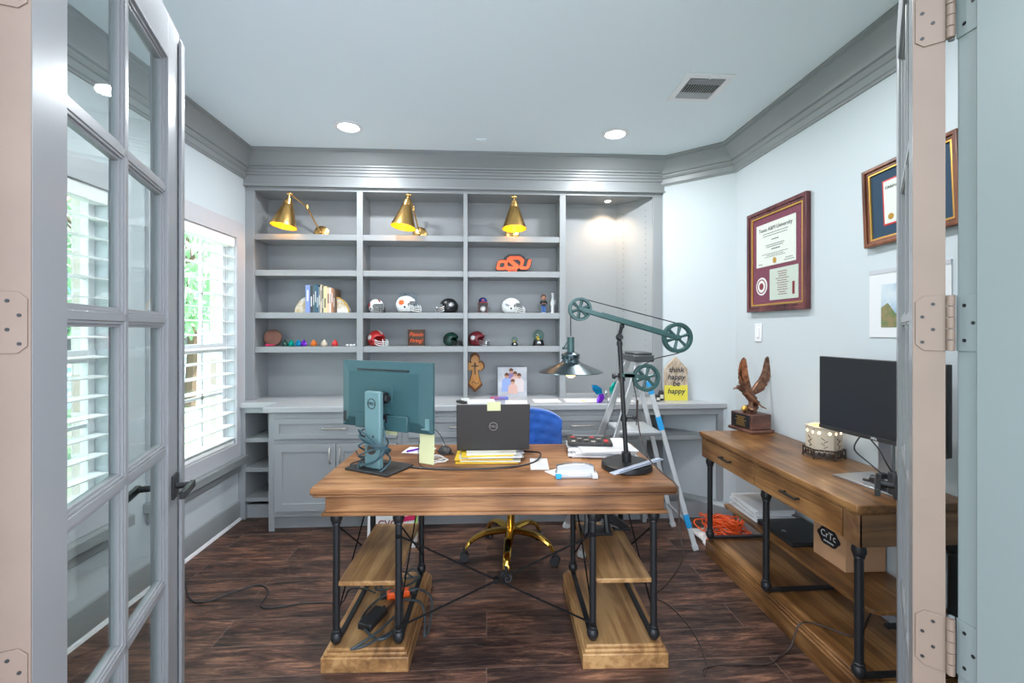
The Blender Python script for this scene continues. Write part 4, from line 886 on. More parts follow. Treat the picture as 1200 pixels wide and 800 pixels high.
o = MB(); o.box(.945, 2.885, 1.20, 1.085, 3.13, 1.245); o.box(.955, 2.895, 1.245, 1.075, 3.12, 1.262); o.build('top_cap', mat('smoky grey plastic', (.07, .075, .08), .25), SLd, bev=.008)
o = MB(); o.cyl(at(C1, TC, .17), at(D1_, TD, .17), .009); o.tube([at(C1, TC, .70), at(C1, TC, .70)+Vector((-.05, 0, .05)), (p.x+.26, p.y-.03, .745)], .007); o.build('spreader', 'alu', SLd)
for z in (.99, .76, .14):
    c = at(C1, TC, z); e = at(C1, TC, z+.085); o = MB(); d = e-c; s_ = Vector((d.z, 0, -d.x)).normalized(); o.M = Matrix(); vv = []
    for pt in (c, e):
        for q in (-.0155, .0155): vv.append(pt+s_*q+Vector((0, -.0105, 0)))
    for pt in (c, e):
        for q in (-.0155, .0155): vv.append(pt+s_*q+Vector((0, .0105, 0)))
    o.add(vv, [(0, 1, 3, 2), (4, 6, 7, 5), (0, 4, 5, 1), (2, 3, 7, 6), (0, 2, 6, 4), (1, 5, 7, 3)]); o.build('sticker', 'bluet', SLd)

# ---------------------------------------------------------------- wall hangings on the right wall
def framed(y0, y1, z0, z1, tilt, fm, matm, label, fw, name='framed_diploma'):
    """picture on the right wall, local x runs along the wall towards the camera, facing the room (local -y)"""
    Fr = thing(name, label, 'picture frame', (XR-.002, (y0+y1)/2, (z0+z1)/2), -90); Fr.rotation_euler[1] = math.radians(tilt)
    hw, hh = (y1-y0)/2, (z1-z0)/2
    o = MB(); r = lambda a: [(-hw+a, -hh+a), (hw-a, -hh+a), (hw-a, hh-a), (-hw+a, hh-a)]
    o.ring(r(0), r(fw*.45), -.030, 0, 'y'); o.ring(r(fw*.45), r(fw*.8), -.022, 0, 'y'); o.build('frame', fm, Fr, bev=.003)
    o = MB(); o.ring(r(fw*.8), r(fw), -.020, 0, 'y'); o.build('gilt_lip', 'goldleaf', Fr, bev=.001)
    mt = MB().box(-hw+fw-.001, -.012, -hh+fw-.001, hw-fw+.001, -.004, hh-fw+.001).build('mat_board', matm, Fr)
    return Fr, mt, hw, hh
def lines(parent, x0, x1, zs, y=-.0145, h=.0022, m_='ink', seed=1):
    random.seed(seed); o = MB()
    for z in zs:
        w_ = (x1-x0)*random.uniform(.5, 1); c = (x0+x1)/2; x = c-w_/2
        while x < c+w_/2-.004: l_ = random.uniform(.006, .02); o.box(x, y, z, min(x+l_, c+w_/2), y+.001, z+h); x += l_+.004
    return o.build('fine_print', m_, parent)
Fr, mt, hw, hh = framed(2.44, 3.02, 1.525, 2.185, 0, 'frame', 'wine', 'large maroon framed diploma with two documents beside the light switch', .05)
o = MB().box(-.20, -.0145, -.04, .185, -.012, .235).build('diploma', 'diploma', Fr)
text('Texas A&M University', .036, 'ink', o, (-.008, -.0155, .195), ext=.0004)
lines(o, -.13, .12, (.165, .15), -.0155, .004, seed=2); lines(o, -.06, .05, (.12,), -.0155, .006, seed=3); lines(o, -.16, .14, (.09, .078), -.0155, .004, seed=4); lines(o, -.05, .05, (.06,), -.0155, .006, seed=5); lines(o, -.15, .13, (.035, .025, .015), -.0155, .003, seed=6); lines(o, -.19, -.12, (-.025,), -.0155, .004, seed=1); lines(o, .08, .17, (-.012, -.025), -.0155, .004, seed=9)
MB().cyl((-.01, -.0165, -.012), (-.01, -.0145, -.012), .018, n=16).build('seal', 'goldleaf', o)
o = MB().box(-.06, -.0145, -.26, .205, -.012, -.065).build('certificate', mat('pale green certificate', (.50, .55, .48), .8), Fr)
lines(o, .0, .13, [-.09-.014*k for k in range(11)], -.0155, .004, 'maroon', 11)
MB().box(.155, -.0155, -.235, .175, -.0145, -.16).build('figure_print', 'maroon', o)
o = MB(); o.prism(circ(.058, 28, -.145, -.165, .058), -.0145, -.012, 'y'); o = o.build('seal', 'whitem', Fr)
o2 = MB(); o2.ring(circ(.047, 28, -.145, -.165), circ(.040, 28, -.145, -.165), -.016, -.0145, 'y'); o2.prism(circ(.022, 16, -.145, -.165), -.016, -.0145, 'y'); o2.build('seal_print', 'maroon', o)
Fr, mt, hw, hh = framed(1.62, 2.06, 1.80, 2.165, -2.6, 'frame2', 'navy', 'tilted walnut framed diploma with navy mat partly behind the right door', .035)
o = MB().box(-.125, -.0135, -.10, .125, -.012, .105).build('red_liner', 'red', Fr)
d2 = MB().box(-.118, -.0145, -.093, .118, -.0133, .098).build('diploma', 'diploma', Fr)
text('Oklahoma State University', .020, 'ink', d2, (0, -.0155, .068), ext=.0004); lines(d2, -.06, .06, (.03, .0, -.02), -.0155, .003, seed=4)
MB().cyl((-.085, -.0160, -.065), (-.085, -.0145, -.065), .014, n=16).build('seal', 'goldleaf', d2)
cn = thing('wall_calendar', 'white paper calendar page with landscape photo below the tilted diploma', 'calendar', (XR-.001, 1.86, 1.53), -90)
MB().box(-.19, -.004, -.155, .19, 0, .155).build('page', 'paper', cn)
pt_ = MB().box(-.125, -.0048, -.11, .125, -.004, .085).build('photo', mat('printed sky', (.30, .42, .55), .6, col2=(.6, .65, .68), vscale=9), cn)
MB().prism([(-.125, -.11), (.125, -.11), (.125, -.02), (.06, -.035), (0, -.01), (-.05, -.05), (-.09, .0), (-.125, -.02)], -.0054, -.0048, 'y').build('photo_hills', mat('printed hills', (.12, .18, .07), .7, col2=(.28, .20, .10), vscale=30), pt_)
MB().box(-.19, -.006, .135, .19, -.004, .155).build('binding', 'casing', cn)
sw = thing('light_switch', 'white rocker light switch below the maroon framed diploma', 'light switch', (XR-.001, 2.93, 1.39), -90)
MB().box(-.037, -.006, -.06, .037, 0, .06).build('plate', 'trimw', sw, bev=.002); MB().box(-.017, -.010, -.034, .017, -.006, .034).build('rocker', 'trimw', sw, bev=.002)

# ---------------------------------------------------------------- helmets, books and keepsakes
def helmet(x, z, face, shell, mask, label, s=1.0, deco=None, stripe=None, yaw=0, y=3.70):
    Hm = thing('mini_helmet', label, 'helmet', (x, y, z), yaw+(0 if face > 0 else 180), group='miniature football helmets on the shelves'); Hm.scale = (s, s, s)
    o = MB(); n, mm = 28, 18; V_ = []; F_ = []; R = .064
    def keep(a, t):
        dx = math.sin(t)*math.cos(a); dz = math.cos(t); return not (dx > .52 and dz < .42) and dz > -.78
    pts = {}
    for j in range(mm+1):
        t = PI*j/mm
        for i in range(n): a = 2*PI*i/n; V_.append((R*1.12*math.sin(t)*math.cos(a), R*.90*math.sin(t)*math.sin(a), .052+R*1.0*math.cos(t)))
    for j in range(mm):
        for i in range(n):
            a = 2*PI*(i+.5)/n; t = PI*(j+.5)/mm
            if keep(a, t): F_.append((j*n+i, (j+1)*n+i, (j+1)*n+(i+1) % n, j*n+(i+1) % n))
    o.add(V_, F_); sh = o.build('shell', shell, Hm, smooth=60); q = sh.modifiers.new('s', 'SOLIDIFY'); q.thickness = .004; q.offset = -1
    g = MB(); f = lambda ang, zz, r=1.0: (R*1.12*math.cos(ang)*r+.012, R*.9*math.sin(ang)*r, zz)
    for zz in (.022, .036, .008): g.tube([f(-1.15, zz+.012, 1), f(-.75, zz, 1.12), f(-.3, zz-.004, 1.28), f(.3, zz-.004, 1.28), f(.75, zz, 1.12), f(1.15, zz+.012, 1)], .0026, 6)
    for a in (-.32, 0, .32): g.tube([f(a, .05 if a else .035, 1.12), f(a, .03, 1.27), f(a, .002, 1.24)], .0026, 6)
    g.build('face_mask', mask, Hm)
    if stripe:
        g = MB(); V_ = []; k_ = 20
        for j in range(k_+1):
            t = -1.0+2.55*j/k_
            for w_ in (-.007, .007): V_.append((-R*1.135*math.sin(t), w_, .052+R*1.02*math.cos(t)))
        g.add(V_, [(2*j, 2*j+1, 2*j+3, 2*j+2) for j in range(k_)]); g.build('stripe', stripe, Hm)
    if deco:
        for sg in (-1, 1):
            g = MB(); V_ = [(-.012, sg*(R*.90*1.0+.0005), .066)]; F_ = []; k_ = 14
            for j in range(k_):
                a = 2*PI*j/k_; rr = .021*(1 if j % 2 else .72); dx, dz = rr*1.2*math.cos(a)-.012, rr*math.sin(a)+.066; yy = sg*(R*.9*math.sqrt(max(.02, 1-(dx/(R*1.12))**2-((dz-.052)/R)**2))+.0012); V_.append((dx, yy, dz))
            F_ = [(0, 1+j, 1+(j+1) % k_) for j in range(k_)]; g.add(V_, F_); g.build('side_emblem', deco, Hm)
    g = MB()
    for sg in (-1, 1): g.cyl((.012, sg*R*.84, .035), (.012, sg*R*.905, .035), .007, n=10)
    g.build('ear_hole', 'blackp', Hm)
    return Hm
orangew = mat('helmet orange white', (.78, .74, .70), .25)
hx = lambda px, Y=3.70: Y*((px-600)/533*.9984+.0559)/(.9984-(px-600)/533*.0559)
helmet(hx(441), SZ[2], 1, 'white', 'darkp', 'white and red miniature helmet with dark mask in the upper row beside the bay divider', .98, 'red', 'maroon', -50)
hc = helmet(hx(476), SZ[2]+.006, 1, 'white', 'white', 'white miniature helmet with orange emblem in front of clear case', 1.18, 'orange', None, -12)
helmet(hx(526), SZ[2], -1, 'blackp', 'silver', 'black miniature helmet facing left in the upper row', 1.05, 'silver', None, 12)
helmet(hx(599), SZ[2], 1, 'white', 'whitem', 'plain white miniature helmet in the third bay', 1.1, 'silver', None, -15)
helmet(hx(441), SZ[3], 1, 'red', 'white', 'bright red miniature helmet on the lower shelf', 1.08, 'white', 'white', -35)
helmet(hx(528.5), SZ[3], 1, 'dgreen', 'darkp', 'dark green miniature helmet beside the second bay divider', .95, 'black', None, -30)
helmet(hx(559), SZ[3], 1, 'maroon', 'silver', 'maroon miniature helmet in the third bay lower shelf', 1.02, 'white', 'white', -25)
ac = thing('display_case', 'clear acrylic display case behind the white orange emblem helmet', 'display case', (hx(478, 3.79), 3.79, SZ[2]), 0)
MB().box(-.10, -.01, 0, .10, .03, .008).build('base', 'blackp', ac); o = MB(); o.ring([(-.075, .008), (.075, .008), (.075, .165), (-.075, .165)], [(-.072, .011), (.072, .011), (.072, .162), (-.072, .162)], -.005, .025, 'y'); o.box(-.075, .024, .008, .075, .027, .165); o.build('cover', 'acrylic', ac)
# books between agate ends
bookx = hx(363, 3.70); xs = bookx; random.seed(4)
bk_ = [('periwinkle blue', (.22, .30, .62), .034, .215), ('black and white', (.05, .06, .07), .021, .21), ('dark slate', (.08, .12, .15), .013, .222), ('dark teal', (.04, .13, .16), .014, .220), ('deep blue', (.05, .10, .20), .013, .212), ('grey green', (.20, .24, .22), .013, .20), ('tan and white', (.62, .50, .40), .012, .218), ('dark green', (.06, .10, .08), .010, .205), ('cream yellow', (.72, .62, .34), .026, .205), ('peach', (.80, .52, .38), .020, .195), ('white', (.78, .72, .68), .011, .196), ('burnt orange', (.48, .20, .09), .014, .19), ('brown', (.20, .12, .08), .012, .185)]
for nm, c, t, h in bk_:
    B = thing('book', '%s book standing between the agate bookends' % nm, 'book', (xs+t/2, 3.69, SZ[2]), 0, 'books between the agate bookends')
    o = MB(); o.box(-t/2, -.075, 0, -t/2+.002, .075, h); o.box(t/2-.002, -.075, 0, t/2, .075, h); o.box(-t/2, -.077, 0, t/2, -.073, h); o.build('cover', mat('cover '+nm, c, .5), B, bev=.0006)
    MB().box(-t/2+.002, -.073, .003, t/2-.002, .072, h-.004).build('pages', 'papery', B)
    o = MB(); o.box(-t*.17, -.0778, h*(.15+.3*(xs*97 % 1)), t*.17, -.0768, h*(.5+.35*(xs*97 % 1))); o.build('spine_title', 'whitem' if sum(c) < 1.2 else 'ink', B)
    xs += t+.0008
xe = xs
def agate(x, sg, label):
    A = thing('bookend', label, 'bookend', (x, 3.69, SZ[2]), 0, 'agate bookends'); pts = [(0, 0)]+[(sg*.09*math.cos(t)*(1+.04*math.sin(7*t)), .118*math.sin(t)*(1+.03*math.cos(9*t))) for t in [i*PI/2/14 for i in range(15)]]
    MB().prism(pts, -.035, .035, 'y').build('stone', 'agate', A, bev=.004)
    p2 = [(p[0]*1.0, p[1]) for p in pts[1:]]; o = MB(); o.tube([(p[0], -.035, p[1]) for p in p2], .005); o.build('gilt_rim', 'agateg' if sg > 0 else 'agate', A)
agate(bookx-.001, -1, 'white agate bookend left of the books'); agate(xe+.001, 1, 'gilt edged agate bookend right of the books')
# shelf 4, bay 1
rd = thing('wooden_disc', 'round reddish wooden plaque leaning at the left of the lowest shelf', 'plaque', (hx(318.5, 3.74), 3.76, SZ[3]), 15)
o = MB(); o.M = Matrix.Translation((0, 0, .066)) @ rot('X', 82).to_4x4(); o.lathe([(.001, -.012), (.062, -.012), (.066, -.008), (.066, .008), (.062, .012), (.058, .012), (.057, .009), (.001, .009)], n=32); o.build('disc', mat('red stained wood', (.36, .16, .11), .6, col2=(.22, .09, .06), vscale=12), rd)
o = MB(); o.M = Matrix.Translation((0, 0, .066)) @ rot('X', 82).to_4x4(); o.ring(circ(.067, 32), circ(.061, 32), -.010, .010); o.build('rim', 'brownwood', rd)
pkk = MB()
for k in range(5): random.seed(90+k); pkk.ball((random.uniform(-.03, .03), random.uniform(-.01, .01), .008), (.015, .010, .008), 8, 5, rot('Z', k*40))
pkk = pkk.build('ribbon_ornament', mat('hot pink', (.75, .03, .14), .4), smooth=20); pkk.location = (hx(317, 3.66), 3.66, SZ[3]+.002); tag(pkk, 'hot pink stone ornament in front of the round wooden plaque', 'ornament')
gems = [(334, 'dgreen', 'dark green', 1), (341.5, 'greenm', 'turquoise', 1.05), (349.5, 'bluem', 'teal blue', 1), (356, 'purple', 'purple', 1), (367.5, 'orange', 'burnt orange', 1), (380, 'cream', 'cream and red', 1), (392.5, 'red', 'pink red', 1.05)]
for px, mt_, nm, s_ in gems:
    g = thing('crystal_figurine', 'tiny %s stone figurine in the row on the lowest shelf' % nm, 'figurine', (hx(px, 3.66), 3.66, SZ[3]), px*3, 'row of tiny stone figurines'); g.scale = (1.2, 1.2, 1.25)
    if mt_ == 'orange': mt_ = mat('burnt orange glaze', (.55, .13, .01), .3)
    MB().lathe([(.006, 0), (.018, .002), (.021, .014), (.015, .028), (.006, .038), (.001, .045)], n=7).build('body', mt_, g, smooth=0)
    MB().ball((.012, .0, .014), (.012, .010, .012), 6, 4).build('nub', mt_ if nm[0] != 'c' else 'red', g, smooth=0)
for k, px in enumerate((407, 411, 415)):
    o = MB().ball((0, 0, .009), (.012, .01, .009), 7, 5).build('pebble', 'white', smooth=0); o.location = (hx(px, 3.66), 3.66, SZ[3]); tag(o, ['white pebble nearest the pink red figurine', 'middle one of the three white pebbles on the lowest shelf', 'white pebble nearest the first bay divider'][k], 'pebble', 'white pebbles on the lowest shelf')
# small wooden sign
sg_ = thing('wooden_sign', 'square dark wooden sign with orange script reading Pistols Firing', 'sign', (hx(488, 3.7), 3.70, SZ[3]), 0)
o = MB(); o.box(-.066, -.012, 0, .066, .012, .132); o.ring([(-.066, 0), (.066, 0), (.066, .132), (-.066, .132)], [(-.058, .008), (.058, .008), (.058, .124), (-.058, .124)], -.017, -.012, 'y'); o = o.build('board', 'brownwood', sg_, bev=.001)
text('Pistols', .042, 'orange', o, (0, -.0135, .092), ext=.0008, shear=.25, off=.0006); text('Firing!', .042, 'orange', o, (0, -.0135, .042), ext=.0008, shear=.25, off=.0006)
# orange logo
lg = thing('logo_sign', 'orange and black cut-out OSU letter logo standing on a shelf', 'sign', (hx(601, 3.70), 3.70, SZ[1]), 0)
blk = MB()
def letter_poly(kind, cx, cz, w_, h_, sh=.28, th=.26):
    sk = lambda p: (cx+p[0]*w_+p[1]*h_*sh, cz+p[1]*h_); c = .18
    if kind == 'O': return [sk(p) for p in ((-.5+c, -.5), (.5-c, -.5), (.5, -.5+c), (.5, .5-c), (.5-c, .5), (-.5+c, .5), (-.5, .5-c), (-.5, -.5+c))], [sk((p[0]*.42, p[1]*.42)) for p in ((-.5+c, -.5), (.5-c, -.5), (.5, -.5+c), (.5, .5-c), (.5-c, .5), (-.5+c, .5), (-.5, .5-c), (-.5, -.5+c))]
def letters(mb, y0, y1, grow):
    a, b = letter_poly('O', -.088, .062, .085+grow, .078+grow); 
    if grow: mb.prism(a, y0, y1, 'y')
    else: mb.ring(a, b, y0, y1, 'y')
    a, b = letter_poly('O', .100, .068, .085+grow, .078+grow)
    if grow: mb.prism(a, y0, y1, 'y')
    else:
        u_ = [(-.5, .5), (-.5, -.32), (-.32, -.5), (.32, -.5), (.5, -.32), (.5, .5), (.18, .5), (.18, -.2), (-.18, -.2), (-.18, .5)]
        mb.prism([(.100+p[0]*.085+p[1]*.078*.28, .068+p[1]*.078) for p in u_], y0, y1, 'y')
    if grow: mb.prism([(-.055, 0), (.035, 0), (.04, .03), (.07, .05), (.10, .125), (.06, .146), (-.035, .146), (-.075, .12), (-.06, .03)], y0, y1, 'y')
    else:
        S = [(-.045, .032), (.025, .032), (.043, .048), (.043, .062), (-.005, .098), (.038, .098), (.055, .082), (.075, .082), (.070, .107), (.048, .122), (-.018, .122), (-.040, .106), (-.040, .092), (.006, .056), (-.028, .056), (-.04, .066), (-.058, .062)]
        S = [(.004+(a_-.004)*1.22, .078+(b_-.077)*1.22) for a_, b_ in S]; mb.prism(S, y0-.004, y1, 'y'); mb.prism([(-.04, .002), (.035, .002), (.03, .024), (-.042, .024)], y0, y1, 'y')
letters(blk, -.006, .012, .012); bo = blk.build('backing', 'blackp', lg, bev=.001)
o = MB(); letters(o, -.012, -.006, 0); lo_ = o.build('letters', 'orange', lg, bev=.0008); lg.scale = (1.0, 1, 1.05)
text('STATE', .016, 'blackp', lo_, (-.004, -.0128, .013), ext=.0004, off=.0004)
# cap on a box, bobblehead, vase, globes
cb_ = thing('baseball_display', 'square dark framed box holding a baseball in the third bay', 'display box', (hx(566, 3.70), 3.70, SZ[2]), 0)
o = MB(); o.ring([(-.042, 0), (.042, 0), (.042, .085), (-.042, .085)], [(-.034, .008), (.034, .008), (.034, .077), (-.034, .077)], -.035, .035, 'y'); o.box(-.036, .028, .006, .036, .034, .079); o.build('box_frame', 'darkwood', cb_, bev=.001)
MB().ball((0, 0, .034), .026).build('baseball', 'white', cb_)
cp_ = thing('miniature_cap', 'miniature navy baseball cap with red brim on top of the baseball box', 'cap', (hx(566, 3.70), 3.70, SZ[2]+.086), 0)
MB().lathe([(.033, 0), (.034, .008), (.031, .026), (.022, .038), (.008, .043), (.001, .044)], n=20).build('crown', mat('navy cloth', (.01, .03, .16), .7), cp_)
MB().prism([(.034*math.cos(t), -.014+(-.04 if 0 < 1 else 0)*math.sin(t)) for t in [i*PI/10 for i in range(11)]], .0, .004).build('brim', 'red', cp_)
text('A', .024, 'red', cp_, (0, -.0335, .021), ext=.001, off=.0008)
bb = thing('bobblehead', 'bobblehead figurine of a person in dark jacket and blue jeans', 'figurine', (hx(637, 3.70), 3.70, SZ[2]), 0)
MB().cyl((0, 0, 0), (0, 0, .008), .026, n=24).build('stand', 'silver', bb)
o = MB()
for x in (-.009, .009): o.tube([(x, 0, .008), (x, 0, .04), (x*.9, 0, .068)], (.0085, .0105), 10)
o.build('jeans', mat('blue denim', (.06, .14, .36), .8), bb)
o = MB(); o.tube([(0, 0, .062), (0, 0, .08), (0, 0, .10), (0, 0, .108)], [.017, .018, .019, .009], 12); 
for x in (-1, 1): o.tube([(.017*x, 0, .102), (.026*x, -.004, .085), (.012*x, -.017, .078)], (.007, .005), 8)
o.build('jacket', 'blackp', bb)
o = MB(); o.ball((0, 0, .128), (.020, .019, .024)); o.ball((0, -.019, .126), (.003, .004, .004), 8, 6); 
for x in (-1, 1): o.ball((x*.020, 0, .127), (.003, .004, .006), 8, 6); o.ball((x*.010, -.016, .080), .005, 8, 6)
o.build('head', 'skin', bb, smooth=60); o = MB(); o.ball((0, .004, .136), (.0225, .020, .020)); o.build('hair', 'hair', bb)
o = MB()
for x in (-1, 1): o.ball((x*.007, -.018, .131), .0022, 6, 5)
o.box(-.006, -.0195, .116, .006, -.017, .1175); o.build('face_detail', 'ink', bb)
vs = thing('vase', 'slim white sculpted figurine vase beside the bobblehead', 'vase', (hx(647.5, 3.70), 3.70, SZ[2]), 0)
MB().lathe([(.012, 0), (.015, .004), (.012, .03), (.014, .06), (.019, .08), (.014, .10), (.009, .125), (.009, .15), (.013, .165), (.009, .168), (.006, .15)], n=18, cap=False).build('body', 'white', vs); MB().tube([(.012, 0, .11), (.022, 0, .10), (.018, 0, .075)], .003).build('handle', 'white', vs)
def globe(px, r, label):
    G = thing('snow_globe', label, 'snow globe', (hx(px, 3.70), 3.70, SZ[3]), 0, 'snow globes')
    b = MB().lathe([(r*.95, 0), (r*1.0, r*.2), (r*.82, r*.9), (r*.75, r*1.0), (.001, r*1.0)], n=28).build('base', 'blackp', G)
    MB().cyl((0, -r*.93, r*.5), (0, -r*.88, r*.5), r*.3).build('medallion', 'silver', b)
    MB().ball((0, 0, r*1.75), r, 24, 16).build('globe', 'water', G)
    o = MB(); o.cyl((0, 0, r), (0, 0, r*1.3), r*.45, r*.4); o.ball((0, 0, r*1.5), (r*.2, r*.2, r*.3)); o.ball((-r*.3, 0, r*1.4), (r*.15, r*.15, r*.25)); o.build('scene', 'goldleaf', G)
    o = MB(); o.ball((r*.25, 0, r*1.45), (r*.17, r*.17, r*.3)); o.build('scene', 'greenm', G)
globe(603, .027, 'tiny snow globe on a black foot in the third bay'); globe(631, .048, 'larger snow globe on a black foot near the third bay edge')
# counter keepsakes
cr = thing('wall_cross', 'carved orange wooden cross hanging on the bookcase back', 'cross', (-.096, YU+.258, 0), 0)
def cross_pts(s): 
    half = [(0, .885), (.062, .945), (.045, .985), (.030, 1.04), (.028, 1.075), (.060, 1.065), (.080, 1.095), (.078, 1.125), (.055, 1.15), (.032, 1.14), (.040, 1.165), (.035, 1.195), (.012, 1.215), (0, 1.22)]
    c = Vector((0, 1.06)); h = [((p[0])*s if s == 1 else p[0]*s, c.y+(p[1]-c.y)*s) for p in half]; return h+[(-x, z) for x, z in h[::-1][1:-1]]
b = MB().prism(cross_pts(1), -.016, 0, 'y').build('cross_body', mat('dark orange wood edge', (.25, .08, .02), .5), cr, bev=.003)
MB().prism(cross_pts(.86), -.022, -.016, 'y').build('carved_face', 'orangewood', cr, bev=.003)
o = MB(); o.cb((0, -.024, 1.085), (.014, .006, .10)); o.cb((0, -.024, 1.105), (.06, .006, .012)); o.ball((0, -.026, 1.12), (.008, .006, .01)); o.tube([(-.03, -.024, .96), (-.01, -.024, .975), (.01, -.024, .955), (.03, -.024, .97)], .0025); o.build('carving', mat('carved brown', (.28, .14, .07), .5), cr)
cv = thing('photo_canvas', 'square printed family photo of five people standing on the worktop', 'photo', (hx(600.5, 3.66), 3.68, .8705), 0)
sz_ = .235; b = MB().box(-sz_/2, -.010, 0, sz_/2, .010, sz_).build('canvas', mat('pale photo print', (.62, .62, .66), .5, col2=(.45, .47, .52), vscale=12), cv, bev=.001)
for hx_, hz_, r, cc in ((-.010, .205, .021, (.30, .20, .42)), (-.045, .168, .022, (.30, .40, .72)), (.055, .165, .021, (.72, .62, .62)), (.022, .180, .021, (.75, .48, .42)), (.003, .118, .021, (.72, .45, .38))):
    o = MB(); o.prism([(hx_-r*1.9, max(.02, hz_-.13)), (hx_+r*1.9, max(.02, hz_-.13)), (hx_+r*1.7, hz_-.035), (hx_+r*.5, hz_-.015), (hx_-r*.5, hz_-.015), (hx_-r*1.7, hz_-.035)], -.0112+.0003*hz_, -.0098, 'y'); o.build('printed_figure', mat('print cloth', cc, .6), cv)
    o = MB(); o.prism(circ(r*.82, 16, hx_, hz_, r), -.0122, -.0105, 'y'); o.build('printed_face', 'skin', cv)
    o = MB(); o.prism([(hx_+r*.85*math.cos(t), hz_+r*1.1*math.sin(t)) for t in [i*PI/10 for i in range(11)]], -.0126, -.0105, 'y'); o.build('printed_hair', 'hair', cv)
def counter_paper(px0, px1, y, d, label, rz=0, mt='paper', t=.002): return sheet('paper_sheet', mt, (hx(px0, y)+hx(px1, y))/2, y, .8705, hx(px1, y)-hx(px0, y), d, rz, label, t=t)
counter_paper(548, 580, 3.36, .20, 'open white booklet on the worktop behind the laptop left corner', 4, t=.012)
counter_paper(592, 618, 3.36, .20, 'white page with small print on the worktop behind the laptop right corner', -3)
counter_paper(625, 656, 3.42, .17, 'white paper on the worktop right of the family photo', 2)
pf = counter_paper(662, 704, 3.42, .17, 'wide white paper with yellow mark on the worktop', -2); MB().cyl((.0, -.02, .002), (0, -.02, .003), .018, n=12).build('yellow_mark', mat('yellow ink', (.75, .75, .05), .7), pf)
counter_paper(712, 740, 3.42, .17, 'white paper on the worktop behind the lamp pole', 3)
rm = MB().box(-.018, -.05, 0, .018, .05, .018).build('stapler', 'darkp', bev=.005); rm.location = (hx(541, 3.36), 3.35, .8705); rm.rotation_euler = (0, 0, math.radians(35)); tag(rm, 'small dark grey stapler on the worktop beside the white booklet', 'stapler')
tp = MB().lathe([(.018, 0), (.03, 0), (.03, .018), (.018, .018), (.018, 0)], n=20, cap=False).build('tape_roll', 'whitem'); tp.location = (hx(545, 3.45), 3.46, .8705); tag(tp, 'white roll of tape behind the dark stapler on the worktop', 'tape')
fd = MB(); fd.box(-.07, -.03, 0, .07, .03, .02); fd = fd.build('tin_box', mat('blue red tin', (.10, .18, .55), .4, col2=(.5, .08, .08), vscale=25), bev=.004); fd.location = (hx(585, 3.5), 3.52, .8705); tag(fd, 'flat blue and red tin behind the laptop on the worktop', 'tin')
# house-shaped sign
hs_ = thing('house_sign', 'house shaped sign reading think happy be happy on the worktop', 'sign', (1.442, 3.40, .8705), -3)
o = MB(); o.prism([(-.088, 0), (.088, 0), (.088, .24), (0, .335), (-.088, .24)], -.011, .011, 'y'); o = o.build('board', mat('patterned brown board', (.42, .30, .20), .7, col2=(.62, .52, .42), vscale=60, stretch=(1, 1, .4)), hs_, bev=.002)
MB().box(-.0885, -.0125, 0, .0885, -.009, .115).build('yellow_band', mat('yellow paint', (.82, .70, .08), .5), hs_)
for s_, z in (('think', .232), ('happy', .178), ('be', .127), ('happy', .070)): text(s_, .056, 'ink', o, (0, -.0132, z), ext=.0006, shear=.2, off=.0008)
for k, (px, h_) in enumerate(((768, .05), (775, .075))):
    o = thing('black_jar', ['shorter black jar next to the house shaped sign', 'taller black jar next to the house shaped sign'][k], 'jar', (hx(px, 3.40)-.0, 3.36+.05*k, .8705), 0, 'black jars beside the house sign'); MB().lathe([(.018, 0), (.020, .003), (.020, h_*.8), (.014, h_*.9), (.014, h_)], n=18).build('body', 'blackp', o); MB().box(-.012, -.0212, h_*.2, .012, -.0195, h_*.6).build('label', 'papery', o)
# metal flower ornament
fo = thing('leaf_ornament', 'shiny blue and purple metal leaf ornament behind the lamp pole', 'ornament', (.885, 3.32, .8705), 0)
def leafp(mb, p, dx, dz, l_, w_):
    p = Vector(p); d = Vector((dx, -.1, dz)).normalized(); s_ = Vector((d.z, 0, -d.x)).normalized(); P = [p, p+d*l_*.3+s_*w_, p+d*l_*.7+s_*w_*.8, p+d*l_, p+d*l_*.7-s_*w_*.8, p+d*l_*.3-s_*w_, p+d*l_*.5+Vector((0, -w_*.4, 0))]
    Q = [q+Vector((0, .004, 0)) for q in P]; mb.add(P+Q, [(0, 1, 6), (1, 2, 6), (2, 3, 6), (3, 4, 6), (4, 5, 6), (5, 0, 6)]+[(8, 7, 13), (9, 8, 13), (10, 9, 13), (11, 10, 13), (12, 11, 13), (7, 12, 13)]+[(i, 7+i, 7+(i+1) % 6, (i+1) % 6) for i in range(6)])
o = MB(); leafp(o, (-.03, 0, .06), -1, .9, .11, .03); o.build('blue_leaf', 'bluem', fo)
o = MB(); leafp(o, (-.02, 0, .07), -.6, -1, .10, .026); o.build('purple_leaf', 'purple', fo)
o = MB(); leafp(o, (.03, 0, .06), .5, 1, .12, .028); o.build('green_leaf', 'greenm', fo)
o = MB(); o.lathe([(.03, 0), (.034, .004), (.012, .012), (.010, .05), (.016, .07), (.004, .09)], n=16); o.tube([(0, 0, .05), (-.03, 0, .07)], .004); o.tube([(0, 0, .05), (.03, 0, .07)], .004); o.build('stem', 'silver', fo)

